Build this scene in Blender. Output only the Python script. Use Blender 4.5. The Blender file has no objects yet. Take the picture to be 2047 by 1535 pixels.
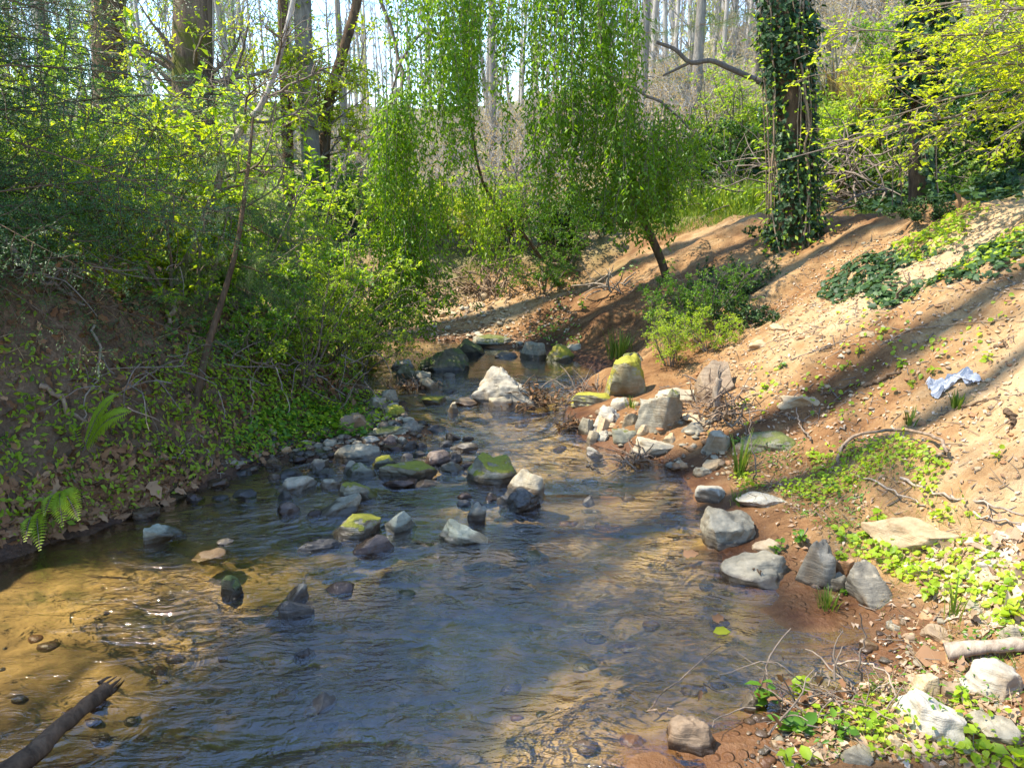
import bpy, bmesh, math, random
import numpy as np
from mathutils import Vector

# ------------------------------------------------------------------ basics
rng = np.random.default_rng(11)
SC = bpy.context.scene
COL = SC.collection
F, CX, CY = 1576.0, 1023.5, 767.5           # lens of the photograph, in its own pixels
PITCH = math.radians(15.5); CP, SP = math.cos(PITCH), math.sin(PITCH)
CAMZ = 2.0
R = math.radians

def hash01(ix, iy, iz):
    h = (ix * 374761393 + iy * 668265263 + iz * 2147483647 + 1013904223) & 0xFFFFFFFF
    h = ((h ^ (h >> 13)) * 1274126177) & 0xFFFFFFFF
    h = ((h ^ (h >> 16)) * 2246822519) & 0xFFFFFFFF
    return ((h ^ (h >> 15)) & 0xFFFFFF) / float(0xFFFFFF)

def noise3(p):
    p = np.asarray(p, float)
    i = np.floor(p).astype(np.int64); f = p - i
    u = f * f * f * (f * (f * 6 - 15) + 10)
    out = 0
    for dx in (0, 1):
        for dy in (0, 1):
            for dz in (0, 1):
                w = (u[..., 0] if dx else 1 - u[..., 0]) * (u[..., 1] if dy else 1 - u[..., 1]) * (u[..., 2] if dz else 1 - u[..., 2])
                out = out + w * hash01(i[..., 0] + dx, i[..., 1] + dy, i[..., 2] + dz)
    return out * 2 - 1

def noise2(x, y, s=1.0, seed=0.0):
    p = np.stack([np.asarray(x) * s + seed * 7.3, np.asarray(y) * s - seed * 3.1, np.zeros_like(np.asarray(x, float)) + seed], -1)
    return noise3(p)

def fbm2(x, y, s, seed=0, o=4):
    a, t = 1.0, 0
    for k in range(o):
        t = t + a * noise2(x, y, s, seed + k * 1.7); a *= .5; s *= 2.03
    return t

def norm(v):
    v = np.asarray(v, float)
    return v / np.maximum(np.linalg.norm(v, axis=-1, keepdims=True), 1e-9)

def sstep(a, b, x):
    t = np.clip((np.asarray(x, float) - a) / (b - a), 0, 1)
    return t * t * (3 - 2 * t)

# ------------------------------------------------------------------ terrain
# cross-sections of the valley: y, then (x, z) of each break line from left to right
SEC = [
 # y    back left     bank top      toe         bed l        bed mid       bed r        edge r     shelf        crest       plateau     hill
 (-8, (-9, 2.2), (-4.4, 1.9), (-3.3, 0), (-2.4, -.22), (-1.2, -.26), (-.3, -.12), (.2, 0), (1.5, .2), (4.2, 1.5), (6.0, 1.6), (9, 2.6)),
 (1.0, (-9, 2.1), (-4.2, 1.9), (-3.2, 0), (-2.4, -.20), (-1.0, -.24), (-.2, -.10), (.3, 0), (1.6, .12), (4.2, 1.5), (6.0, 1.65), (9, 2.6)),
 (2.26, (-9, 2.1), (-4.0, 1.86), (-3.1, 0), (-2.3, -.18), (-.8, -.24), (.1, -.07), (.55, 0), (1.8, .12), (4.2, 1.55), (6.0, 1.7), (9, 2.7)),
 (2.6, (-9, 2.05), (-3.95, 1.84), (-3.05, 0), (-2.3, -.16), (-.7, -.24), (.4, -.08), (.95, 0), (1.9, .11), (4.2, 1.6), (6.0, 1.7), (9, 2.8)),
 (2.94, (-9, 2.0), (-3.85, 1.8), (-2.97, 0), (-2.2, -.14), (-.6, -.24), (.7, -.07), (1.55, 0), (2.1, .12), (4.2, 1.6), (6.0, 1.7), (9, 2.8)),
 (3.3, (-9, 2.0), (-3.75, 1.8), (-2.9, 0), (-2.1, -.12), (-.5, -.22), (.8, -.10), (1.5, 0), (2.05, .16), (4.15, 1.65), (6.0, 1.75), (9, 2.9)),
 (3.85, (-9, 2.0), (-3.5, 1.75), (-2.72, 0), (-2.0, -.13), (-.4, -.20), (.8, -.14), (1.12, 0), (1.85, .2), (4.1, 1.7), (6.0, 1.8), (9, 3.0)),
 (4.6, (-9, 2.0), (-3.0, 1.65), (-2.08, 0), (-1.5, -.10), (-.3, -.17), (.7, -.14), (1.16, 0), (1.7, .18), (4.05, 1.72), (6.0, 1.8), (9, 3.1)),
 (5.15, (-9, 1.9), (-2.65, 1.25), (-1.75, 0), (-1.3, -.07), (-.3, -.15), (.6, -.12), (1.18, 0), (1.62, .2), (4.0, 1.74), (5.8, 1.8), (9, 3.2)),
 (5.5, (-9, 1.8), (-2.5, 1.1), (-1.62, 0.02), (-1.1, -.03), (-.3, -.14), (.3, -.12), (.66, 0), (1.45, .2), (4.0, 1.74), (5.7, 1.8), (9, 3.3)),
 (6.1, (-9, 1.7), (-2.3, .9), (-1.5, 0.03), (-1.0, -.03), (-.3, -.14), (.2, -.1), (.45, 0), (1.35, .26), (4.0, 1.72), (5.6, 1.8), (9, 3.4)),
 (6.8, (-9, 1.6), (-2.1, .72), (-1.35, 0), (-1.0, -.06), (-.2, -.16), (.3, -.1), (.56, 0), (1.4, .34), (3.95, 1.66), (5.4, 1.75), (9, 3.5)),
 (7.3, (-9, 1.5), (-2.2, .65), (-1.45, 0), (-1.1, -.1), (-.2, -.2), (.6, -.16), (.95, 0), (1.45, .36), (3.9, 1.62), (5.3, 1.7), (9, 3.5)),
 (7.8, (-9, 1.4), (-2.5, .62), (-1.65, 0), (-1.2, -.12), (-.2, -.22), (.6, -.16), (.9, 0), (1.3, .32), (3.75, 1.55), (5.1, 1.65), (9, 3.5)),
 (8.35, (-9, 1.3), (-3.0, .6), (-2.1, 0), (-1.5, -.12), (-.4, -.2), (.2, -.14), (.55, 0), (1.05, .3), (3.5, 1.47), (5.0, 1.6), (9, 3.5)),
 (8.9, (-9, 1.3), (-3.8, .6), (-2.9, 0), (-2.2, -.12), (-1.0, -.12), (-.3, -.06), (-.02, 0), (.7, .32), (3.2, 1.42), (4.9, 1.55), (9, 3.5)),
 (9.4, (-9, 1.2), (-4.4, .6), (-3.6, -.03), (-2.8, -.1), (-1.7, .02), (-.9, .12), (-.5, .18), (.5, .44), (2.9, 1.38), (4.8, 1.5), (9, 3.5)),
 (10.0, (-9, 1.2), (-4.6, .7), (-3.8, .3), (-3.0, .3), (-1.8, .36), (-.9, .36), (-.4, .40), (.5, .62), (2.7, 1.36), (4.6, 1.48), (9, 3.6)),
 (10.5, (-9, 1.2), (-4.6, .95), (-3.8, .85), (-3.0, .85), (-1.8, .92), (-.9, .92), (-.4, .9), (.5, .95), (2.6, 1.34), (4.4, 1.48), (9, 3.7)),
 (12, (-9, 1.2), (-5, 1.05), (-4, 1.05), (-3, 1.05), (-1.8, 1.05), (-.9, 1.05), (-.2, 1.1), (.8, 1.15), (2.6, 1.4), (4.4, 1.6), (9, 3.9)),
 (16, (-10, 1.6), (-5, 1.4), (-4, 1.35), (-3, 1.3), (-1.8, 1.3), (-.9, 1.35), (0, 1.5), (1.5, 1.8), (3.0, 2.4), (5.0, 3.2), (10, 5.2)),
 (25, (-14, 2.3), (-6, 2.0), (-4, 1.9), (-3, 1.9), (-1.8, 2.0), (-.5, 2.3), (1, 2.7), (3, 3.3), (5, 4.1), (8, 5.4), (14, 7.8)),
 (45, (-20, 4.2), (-8, 3.8), (-5, 3.6), (-3, 3.7), (-1, 4.2), (2, 5.0), (5, 6.0), (8, 7.2), (12, 9.0), (17, 11), (26, 14)),
 (160, (-60, 14), (-30, 13), (-15, 12.5), (-5, 13), (5, 14.5), (15, 17), (25, 20), (35, 23), (45, 26), (60, 30), (80, 36)),
]
def axis(lo, fine_lo, fine_hi, hi, step, g):
    a = list(np.arange(fine_lo, fine_hi, step)); s = step
    b = []
    x = fine_lo
    while x > lo:
        s *= g; x -= s; b.append(x)
    s = step; x = a[-1]; c = []
    while x < hi:
        s *= g; x += s; c.append(x)
    return np.array(b[::-1] + a + c)
GX = axis(-70, -4.6, 4.9, 95, .03, 1.09)
GY = axis(-8, 1.9, 10.9, 160, .03, 1.06)
def build_heights():
    sy = np.array([s[0] for s in SEC], float)
    K = len(SEC[0]) - 1
    fy = np.arange(-9, 161, .05)
    def smooth(a, n):
        k = np.hanning(n + 2)[1:-1]; k /= k.sum()
        p = np.pad(a, n // 2, mode='edge')
        return np.convolve(p, k, 'valid')
    bx = [smooth(np.interp(fy, sy, [s[1 + k][0] for s in SEC]), 11) for k in range(K)]
    bz = [smooth(np.interp(fy, sy, [s[1 + k][1] for s in SEC]), 11) for k in range(K)]
    Z = np.zeros((len(GY), len(GX)))
    for j, y in enumerate(GY):
        xx = [np.interp(y, fy, b) for b in bx]; zz = [np.interp(y, fy, b) for b in bz]
        xx = [xx[0] - 60] + xx + [xx[-1] + 80]; zz = [zz[0] + (1.0 if y < 12 else 0)] + zz + [zz[-1] + 14]
        Z[j] = np.interp(GX, xx, zz)
    for _ in range(10):
        Z[1:-1, 1:-1] = (Z[1:-1, 1:-1] * 2 + Z[:-2, 1:-1] + Z[2:, 1:-1] + Z[1:-1, :-2] + Z[1:-1, 2:]) / 6
    X, Y = np.meshgrid(GX, GY)
    def bump(cx, cy, rx, ry, h): return h * np.exp(-((X - cx) / rx) ** 2 - ((Y - cy) / ry) ** 2)
    Z += bump(-1.25, 5.35, .55, .28, .07) + bump(-.85, 5.75, .4, .35, .09) + bump(-1.05, 6.5, .3, .5, .08)
    Z += bump(.75, 7.05, .35, .12, .10) + bump(.95, 5.65, .4, .3, .10) + bump(1.35, 2.35, .5, .12, .05)
    Z += bump(-1.75, 3.3, .7, .45, .06) + bump(.75, 2.2, .5, .25, -.01) - bump(1.35, 2.78, .25, .10, .05) + bump(.35, 2.6, .5, .35, .03)
    Z += bump(-.2, 8.75, .3, .12, .08)
    wet = sstep(.16, -.02, Z)
    left = sstep(.0, -.6, X + .9) * sstep(11, 9, Y)
    land = 1 - wet
    far = sstep(10, 14, Y)
    Z += land * (fbm2(X, Y, .9, 3) * .05 + fbm2(X, Y, 4.5, 5, 3) * .026 * (1 + left * 1.6)) * (1 - .3 * far)
    # rills running down the sunlit right bank, along the fall line
    u = (Y - .35 * X) ; v = X
    rill = fbm2(u * 3.2, v * .75, 1.0, 9, 4)
    onbank = sstep(.12, .4, Z) * sstep(0, .8, X) * sstep(11, 9.5, Y)
    Z += onbank * (fbm2(X, Y, 13, 55, 2) * .007 + np.maximum(0, noise2(X, Y, 7.5, 57) - .35) * .05 - np.maximum(0, noise2(X, Y, 5.0, 58) - .4) * .06)
    Z += onbank * (rill * .06 - np.abs(noise2(u * 5, v * .9, 1.0, 12)) * .03)
    Z += wet * (fbm2(X, Y, 2.2, 21, 4) * .035 + fbm2(X, Y, 9, 25, 2) * .008)
    Z += (X > -90) * far * fbm2(X, Y, .25, 31, 3) * .12
    return X, Y, Z
TX, TY, TZ = build_heights()
def H(x, y):
    x = np.asarray(x, float); y = np.asarray(y, float)
    i = np.clip(np.searchsorted(GX, x) - 1, 0, len(GX) - 2); j = np.clip(np.searchsorted(GY, y) - 1, 0, len(GY) - 2)
    a = np.clip((x - GX[i]) / (GX[i + 1] - GX[i]), 0, 1); b = np.clip((y - GY[j]) / (GY[j + 1] - GY[j]), 0, 1)
    return (TZ[j, i] * (1 - a) + TZ[j, i + 1] * a) * (1 - b) + (TZ[j + 1, i] * (1 - a) + TZ[j + 1, i + 1] * a) * b
def Hn(x, y, e=.06):
    return norm(np.stack([H(np.asarray(x) - e, y) - H(np.asarray(x) + e, y), H(x, np.asarray(y) - e) - H(x, np.asarray(y) + e), np.full(np.shape(x), 2 * e)], -1))

# ------------------------------------------------------------------ from a direction of view to a place
def ray(px, py):
    u = (px - CX) / F; v = (CY - py) / F
    return np.array([u, CP + v * SP, -SP + v * CP])
def at(px, py, Y):
    r = ray(px, py); t = Y / r[1]
    return np.array([r[0] * t, Y, CAMZ + r[2] * t])
def proj(P):
    P = np.asarray(P, float); d = P - np.array([0, 0, CAMZ])
    zc = d[..., 1] * CP - d[..., 2] * SP; yc = d[..., 1] * SP + d[..., 2] * CP
    zc = np.where(zc < .05, np.nan, zc)
    return np.stack([CX + F * d[..., 0] / zc, CY - F * yc / zc, zc], -1)
def hit(px, py, lift=0.0, water=True):
    r = ray(px, py); t = np.arange(1.5, 90, .01)
    p = r[None, :] * t[:, None]; z = CAMZ + p[:, 2]
    h = H(p[:, 0], p[:, 1])
    if water: h = np.maximum(h, 0)
    k = np.nonzero(z <= h + lift)[0]
    k = k[0] if len(k) else len(t) - 1
    return np.array([p[k, 0], p[k, 1], z[k]])

# ------------------------------------------------------------------ mesh collector
LEAF = {
 'needle': (np.array([[0, 0, 0], [-.5, .45, .0], [0, 1, 0], [.5, .45, .0]]), [(0, 3, 2, 1)]),
 'leaf': (np.array([[0, 0, 0], [-.5, .42, .14], [0, 1, -.06], [.5, .42, .14]]), [(0, 2, 1), (0, 3, 2)]),
 'broad': (np.array([[0, 0, 0], [0, .5, -.05], [0, 1, -.16], [-.42, .22, .1], [-.44, .62, .06], [.42, .22, .1], [.44, .62, .06]]),
           [(0, 1, 3), (1, 4, 3), (1, 2, 4), (0, 5, 1), (1, 5, 6), (1, 6, 2)]),
 'lobed': (np.array([[0, 0, 0], [0, .5, -.04], [0, 1, -.15], [-.5, .16, .06], [-.33, .36, .05], [-.43, .60, .05], [.46, .18, .06], [.30, .38, .05], [.45, .63, .05], [-.24, .76, 0], [.22, .74, 0]]),
           [(0, 4, 3), (0, 1, 4), (1, 5, 4), (1, 9, 5), (1, 2, 9), (0, 6, 7), (0, 7, 1), (1, 7, 8), (1, 8, 10), (1, 10, 2)]),
}
class MB:
    def __init__(s): s.V = []; s.F = {3: [], 4: []}; s.M = {3: [], 4: []}; s.A = []; s.n = 0
    def add(s, V, Fc, var=.5, mi=0):
        V = np.asarray(V, float).reshape(-1, 3); Fc = np.asarray(Fc, np.int64); k = Fc.shape[1]
        s.V.append(V); s.F[k].append(Fc + s.n); s.M[k].append(np.full(len(Fc), mi))
        s.A.append(np.broadcast_to(np.asarray(var, float), (len(V),)).copy()); s.n += len(V)
    def tubes(s, P, Rr, n=5, mi=0, var=.5, cap=False):
        P = np.asarray(P, float); Rr = np.asarray(Rr, float)
        if P.ndim == 2: P = P[None]; Rr = Rr[None]
        M, K, _ = P.shape
        if M == 0: return
        T = norm(np.gradient(P, axis=1)); D = norm(P[:, -1] - P[:, 0])
        ref = np.where((np.abs(D[:, 2]) > .7)[:, None], np.array([[1., .13, 0]]), np.array([[.1, .07, 1.]]))
        A = norm(np.cross(T, ref[:, None, :])); B = np.cross(T, A)
        th = np.arange(n) * 2 * math.pi / n
        V = P[:, :, None, :] + Rr[:, :, None, None] * (A[:, :, None, :] * np.cos(th)[:, None] + B[:, :, None, :] * np.sin(th)[:, None])
        idx = np.arange(M * K * n).reshape(M, K, n)
        a = idx[:, :-1, :]; b = np.roll(a, -1, 2); d = idx[:, 1:, :]; c = np.roll(d, -1, 2)
        s.add(V.reshape(-1, 3), np.stack([a, b, c, d], -1).reshape(-1, 4), np.repeat(np.broadcast_to(var, (M,)), K * n), mi)
        if cap:
            for e in (0, K - 1):
                ring = V[:, e]; cen = ring.mean(1)
                for m in range(M):
                    t = [(i, (i + 1) % n, n) if e else ((i + 1) % n, i, n) for i in range(n)]
                    s.add(np.vstack([ring[m], cen[m]]), np.array(t), .5, mi)
    def leaves(s, P, D, N, L, Wd, var=None, mi=0, kind='leaf'):
        P = np.asarray(P, float); m = len(P)
        if m == 0: return
        D = norm(D); A = norm(np.cross(D, N)); N = np.cross(A, D)
        L = np.broadcast_to(L, (m,)); Wd = np.broadcast_to(Wd, (m,))
        tv, tf = LEAF[kind]
        V = P[:, None] + A[:, None] * (tv[None, :, 0:1] * Wd[:, None, None]) + D[:, None] * (tv[None, :, 1:2] * L[:, None, None]) + N[:, None] * (tv[None, :, 2:3] * L[:, None, None])
        k = len(tv); Fc = (np.arange(m)[:, None, None] * k + np.array(tf)[None]).reshape(-1, len(tf[0]))
        if var is None: var = rng.random(m)
        s.add(V.reshape(-1, 3), Fc, np.repeat(var, k), mi)
    def mesh(s, name, mats, smooth=True):
        me = bpy.data.meshes.new(name)
        V = np.vstack(s.V); me.vertices.add(len(V)); me.vertices.foreach_set('co', V.ravel().astype(np.float32))
        lo, st, mi, c = [], [], [], 0
        for k in (3, 4):
            if s.F[k]:
                f = np.vstack(s.F[k]); lo.append(f.ravel()); st.append(c + np.arange(len(f)) * k); c += f.size; mi.append(np.concatenate(s.M[k]))
        lo = np.concatenate(lo); st = np.concatenate(st); mi = np.concatenate(mi)
        me.loops.add(len(lo)); me.loops.foreach_set('vertex_index', lo.astype(np.int32))
        me.polygons.add(len(st)); me.polygons.foreach_set('loop_start', st.astype(np.int32))
        me.polygons.foreach_set('material_index', mi.astype(np.int32))
        me.update(calc_edges=True); me.validate()
        at_ = me.attributes.new('var', 'FLOAT', 'POINT'); at_.data.foreach_set('value', np.concatenate(s.A).astype(np.float32))
        me.shade_smooth() if smooth else me.shade_flat()
        for m in (mats if isinstance(mats, (list, tuple)) else [mats]): me.materials.append(m)
        return me
    def build(s, name, mats, parent=None, smooth=True):
        return link(name, s.mesh(name, mats, smooth), parent)
def link(name, data, parent=None, loc=None):
    o = bpy.data.objects.new(name, data); COL.objects.link(o)
    if parent: o.parent = parent
    if loc is not None: o.location = loc
    return o
def tag(o, label=None, cat=None, group=None, kind=None):
    if label: o['label'] = label
    if cat: o['category'] = cat
    if group: o['group'] = group
    if kind: o['kind'] = kind
    return o
def thing(name, label, cat, loc=(0, 0, 0), rz=0, group=None):
    o = link(name, None, None, tuple(float(v) for v in loc)); o.rotation_euler = (0, 0, rz); o.empty_display_size = .1
    return tag(o, label, cat, group)
def copy_tree(o, parent=None):
    c = o.copy(); COL.objects.link(c)
    if parent: c.parent = parent
    for ch in list(o.children): copy_tree(ch, c)
    return c

def curve(pts, K=12, wob=0.0):
    pts = np.asarray(pts, float); n = len(pts)
    if n == 2: pts = np.vstack([pts[0], pts.mean(0), pts[1]]); n = 3
    t = np.linspace(0, n - 1, K); i = np.clip(t.astype(int), 0, n - 2); f = (t - i)[:, None]
    p = np.vstack([2 * pts[0] - pts[1], pts, 2 * pts[-1] - pts[-2]])
    p0, p1, p2, p3 = p[i], p[i + 1], p[i + 2], p[i + 3]
    c = .5 * (2 * p1 + (p2 - p0) * f + (2 * p0 - 5 * p1 + 4 * p2 - p3) * f ** 2 + (3 * p1 - p0 - 3 * p2 + p3) * f ** 3)
    if wob: c[1:-1] += rng.normal(0, wob, (K - 2, 3))
    return c
def along(P, t):
    P = np.asarray(P); K = len(P); x = np.clip(t, 0, 1) * (K - 1); i = np.clip(x.astype(int), 0, K - 2); f = (x - i)[:, None]
    return P[i] * (1 - f) + P[i + 1] * f, norm(P[i + 1] - P[i])
def rdir(m, up=0.0, s=1.0):
    v = rng.normal(0, 1, (m, 3)) * s; v[:, 2] += up
    return norm(v)

# ------------------------------------------------------------------ materials
def new_mat(name):
    m = bpy.data.materials.new(name); m.use_nodes = True; nt = m.node_tree; nt.nodes.clear()
    out = nt.nodes.new('ShaderNodeOutputMaterial'); return m, nt, out
def nd(nt, t, ins=None, **kw):
    n = nt.nodes.new(t)
    for k, v in kw.items(): setattr(n, k, v)
    for k, v in (ins or {}).items():
        if hasattr(v, 'is_output') or isinstance(v, bpy.types.NodeSocket): nt.links.new(v, n.inputs[k])
        else: n.inputs[k].default_value = v
    return n
def ramp(nt, fac, stops):
    r = nt.nodes.new('ShaderNodeValToRGB'); nt.links.new(fac, r.inputs[0]); e = r.color_ramp.elements
    while len(e) > 1: e.remove(e[-1])
    for i, (p, c) in enumerate(stops):
        x = e[0] if i == 0 else e.new(p)
        x.position = p; x.color = (*c, 1) if len(c) == 3 else c
    return r.outputs[0]
def mixc(nt, fac, a, b, bt='MIX'):
    n = nt.nodes.new('ShaderNodeMix'); n.data_type = 'RGBA'; n.blend_type = bt
    for sock, v in ((n.inputs[0], fac), (n.inputs[6], a), (n.inputs[7], b)):
        if isinstance(v, bpy.types.NodeSocket): nt.links.new(v, sock)
        else: sock.default_value = v if not isinstance(v, tuple) else ((*v, 1) if len(v) == 3 else v)
    return n.outputs[2]
def mth(nt, op, a, b=0.0, c=None):
    n = nt.nodes.new('ShaderNodeMath'); n.operation = op
    for i, v in enumerate((a, b) if c is None else (a, b, c)):
        if isinstance(v, bpy.types.NodeSocket): nt.links.new(v, n.inputs[i])
        else: n.inputs[i].default_value = v
    return n.outputs[0]
def mrange(nt, v, a, b, c=0.0, d=1.0):
    n = nd(nt, 'ShaderNodeMapRange', {0: v, 1: a, 2: b, 3: c, 4: d}, interpolation_type='SMOOTHSTEP'); return n.outputs[0]
def tnoise(nt, vec, scale, detail=4, rough=.55, dist=0.0):
    return nd(nt, 'ShaderNodeTexNoise', {'Vector': vec, 'Scale': scale, 'Detail': detail, 'Roughness': rough, 'Distortion': dist}).outputs[0]
def vscale(nt, vec, s):
    return nd(nt, 'ShaderNodeMapping', {0: vec, 3: s}).outputs[0]

def leaf_mat(name, c0, c1, c2, trans=.4, rough=.45, spec=.35):
    m, nt, out = new_mat(name)
    a = nd(nt, 'ShaderNodeAttribute', attribute_name='var').outputs['Fac']
    oi = nd(nt, 'ShaderNodeObjectInfo').outputs['Random']
    f = mth(nt, 'ADD', mth(nt, 'MULTIPLY', a, .85), mth(nt, 'MULTIPLY', oi, .15))
    col = ramp(nt, f, [(0, c0), (.5, c1), (1, c2)])
    p = nd(nt, 'ShaderNodeBsdfPrincipled', {'Base Color': col, 'Roughness': rough, 'Specular IOR Level': spec})
    tcol = mixc(nt, 1.0, col, (1.9, 1.75, .7), 'MULTIPLY')
    t = nd(nt, 'ShaderNodeBsdfTranslucent', {'Color': tcol})
    mx = nd(nt, 'ShaderNodeMixShader', {0: trans, 1: p.outputs[0], 2: t.outputs[0]})
    nt.links.new(mx.outputs[0], out.inputs[0]); return m
def bark_mat(name, c0, c1, scale=6, stretch=5.0, bump=.6, moss=None, mossamt=.5):
    m, nt, out = new_mat(name)
    tc = nd(nt, 'ShaderNodeTexCoord').outputs['Object']
    oi = nd(nt, 'ShaderNodeObjectInfo').outputs['Random']
    v = nd(nt, 'ShaderNodeVectorMath', {0: tc, 1: (0, 0, 0)}, operation='ADD').outputs[0]
    vs = vscale(nt, v, (1, 1, 1 / stretch))
    n1 = tnoise(nt, vs, scale * 3, 6, .65, .4); n2 = tnoise(nt, v, scale * .4, 3)
    col = ramp(nt, mth(nt, 'ADD', mth(nt, 'MULTIPLY', n1, .7), mth(nt, 'MULTIPLY', n2, .3)), [(.36, c0), (.62, c1)])
    if moss:
        mk = mrange(nt, tnoise(nt, v, 2.2, 4, .6), .62 - mossamt * .25, .72 - mossamt * .2)
        col = mixc(nt, mk, col, moss)
    b = nd(nt, 'ShaderNodeBump', {'Height': n1, 'Strength': bump, 'Distance': .02})
    p = nd(nt, 'ShaderNodeBsdfPrincipled', {'Base Color': col, 'Roughness': .9, 'Specular IOR Level': .15, 'Normal': b.outputs[0]})
    nt.links.new(p.outputs[0], out.inputs[0]); return m
def rock_mat(name, dark, mid, light, moss=0.0, rough=.75, wetz=.05, mosscol=(.20, .19, .015), strata=.35):
    m, nt, out = new_mat(name)
    tc = nd(nt, 'ShaderNodeTexCoord').outputs['Object']
    oi = nd(nt, 'ShaderNodeObjectInfo').outputs['Random']
    cmb = nd(nt, 'ShaderNodeCombineXYZ', {0: mth(nt, 'MULTIPLY', oi, 37.0), 1: mth(nt, 'MULTIPLY', oi, 91.0), 2: mth(nt, 'MULTIPLY', oi, 53.0)}).outputs[0]
    v = nd(nt, 'ShaderNodeVectorMath', {0: tc, 1: cmb}, operation='ADD').outputs[0]
    n1 = tnoise(nt, v, 5, 7, .62, .6); n2 = tnoise(nt, v, 38, 5, .7); n3 = tnoise(nt, vscale(nt, v, (1.5, 1.5, 14)), 3.2, 4, .6, .8)
    f = mth(nt, 'ADD', mth(nt, 'MULTIPLY', n1, .55), mth(nt, 'ADD', mth(nt, 'MULTIPLY', n2, .45 - strata * .5), mth(nt, 'MULTIPLY', n3, strata * .5)))
    f = mth(nt, 'ADD', f, mth(nt, 'MULTIPLY', mth(nt, 'SUBTRACT', oi, .5), .10))
    col = ramp(nt, f, [(.30, dark), (.48, mid), (.66, light)])
    spots = mrange(nt, tnoise(nt, v, 17, 3, .6), .60, .68)
    col = mixc(nt, mth(nt, 'MULTIPLY', spots, .45), col, light)
    geo = nd(nt, 'ShaderNodeNewGeometry')
    sep = nd(nt, 'ShaderNodeSeparateXYZ', {0: geo.outputs['Position']}); sn = nd(nt, 'ShaderNodeSeparateXYZ', {0: geo.outputs['Normal']})
    bh = mth(nt, 'ADD', mth(nt, 'MULTIPLY', n1, .8), mth(nt, 'ADD', mth(nt, 'MULTIPLY', n2, .35), mth(nt, 'MULTIPLY', n3, .5)))
    if moss > 0:
        mn = tnoise(nt, v, 7, 5, .65)
        mk = mth(nt, 'ADD', mth(nt, 'MULTIPLY', sn.outputs[2], .35), mn)
        mk = mrange(nt, mk, 1.02 - moss * .55, 1.10 - moss * .5)
        mc = mixc(nt, tnoise(nt, v, 55, 3, .7), (mosscol[0] * .45, mosscol[1] * .5, mosscol[2]), (mosscol[0] * 1.5, mosscol[1] * 1.5, mosscol[2] * 1.4))
        col = mixc(nt, mk, col, mc)
        bh = mth(nt, 'ADD', bh, mth(nt, 'MULTIPLY', mk, .5))
    silt = mrange(nt, mth(nt, 'ADD', tnoise(nt, v, 3.1, 5, .65), mth(nt, 'MULTIPLY', sn.outputs[2], -.16)), .46, .60)
    col = mixc(nt, mth(nt, 'MULTIPLY', silt, .55), col, mixc(nt, 1.0, col, (.72, .50, .30), 'MULTIPLY'))
    wz = mth(nt, 'ADD', sep.outputs[2], mth(nt, 'MULTIPLY', mth(nt, 'SUBTRACT', n1, .5), .05))
    wet = mrange(nt, wz, wetz, wetz - .018)
    col = mixc(nt, wet, col, mixc(nt, 1.0, col, (.34, .31, .30), 'MULTIPLY'))
    ro = mth(nt, 'MULTIPLY_ADD', wet, -.45 if rough > .5 else 0.0, rough)
    b = nd(nt, 'ShaderNodeBump', {'Height': bh, 'Strength': .75, 'Distance': .018})
    p = nd(nt, 'ShaderNodeBsdfPrincipled', {'Base Color': col, 'Roughness': ro, 'Specular IOR Level': .4, 'Normal': b.outputs[0]})
    nt.links.new(p.outputs[0], out.inputs[0]); return m
def plain_mat(name, c0, c1, scale=20, rough=.7, trans=0.0):
    m, nt, out = new_mat(name)
    tc = nd(nt, 'ShaderNodeTexCoord').outputs['Object']
    a = nd(nt, 'ShaderNodeAttribute', attribute_name='var').outputs['Fac']
    n = tnoise(nt, tc, scale, 5, .6)
    f = mth(nt, 'ADD', mth(nt, 'MULTIPLY', n, .5), mth(nt, 'MULTIPLY', a, .5))
    col = ramp(nt, f, [(.25, c0), (.75, c1)])
    b = nd(nt, 'ShaderNodeBump', {'Height': n, 'Strength': .4, 'Distance': .01})
    p = nd(nt, 'ShaderNodeBsdfPrincipled', {'Base Color': col, 'Roughness': rough, 'Specular IOR Level': .25, 'Normal': b.outputs[0]})
    sh = p.outputs[0]
    if trans:
        t = nd(nt, 'ShaderNodeBsdfTranslucent', {'Color': col})
        sh = nd(nt, 'ShaderNodeMixShader', {0: trans, 1: sh, 2: t.outputs[0]}).outputs[0]
    nt.links.new(sh, out.inputs[0]); return m

# ------------------------------------------------------------------ camera, sun, sky
cam = bpy.data.cameras.new('camera'); cam.sensor_width = 36; cam.lens = 36 * F / 2047; cam.clip_end = 500; cam.clip_start = .05
co = link('camera', cam, None, (0, 0, CAMZ)); co.rotation_euler = (math.pi / 2 - PITCH, 0, 0); SC.camera = co
SUN_EL, SUN_AZ = R(57), math.atan2(-.998, -.03)      # azimuth measured from +Y towards +X: the sun stands on the left
tosun = np.array([math.sin(SUN_AZ) * math.cos(SUN_EL), math.cos(SUN_AZ) * math.cos(SUN_EL), math.sin(SUN_EL)])
sl = bpy.data.lights.new('sun', 'SUN'); sl.energy = 2.95; sl.angle = R(.53); sl.color = (1, .93, .81)
so = link('sun', sl); so.rotation_euler = Vector(tosun).to_track_quat('Z', 'Y').to_euler()
wd = bpy.data.worlds.new('World'); SC.world = wd; wd.use_nodes = True; nt = wd.node_tree; nt.nodes.clear()
sky = nd(nt, 'ShaderNodeTexSky', sky_type='NISHITA', sun_disc=False, sun_elevation=SUN_EL, sun_rotation=SUN_AZ, air_density=.9, dust_density=.1, ozone_density=3.0, altitude=300)
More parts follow.
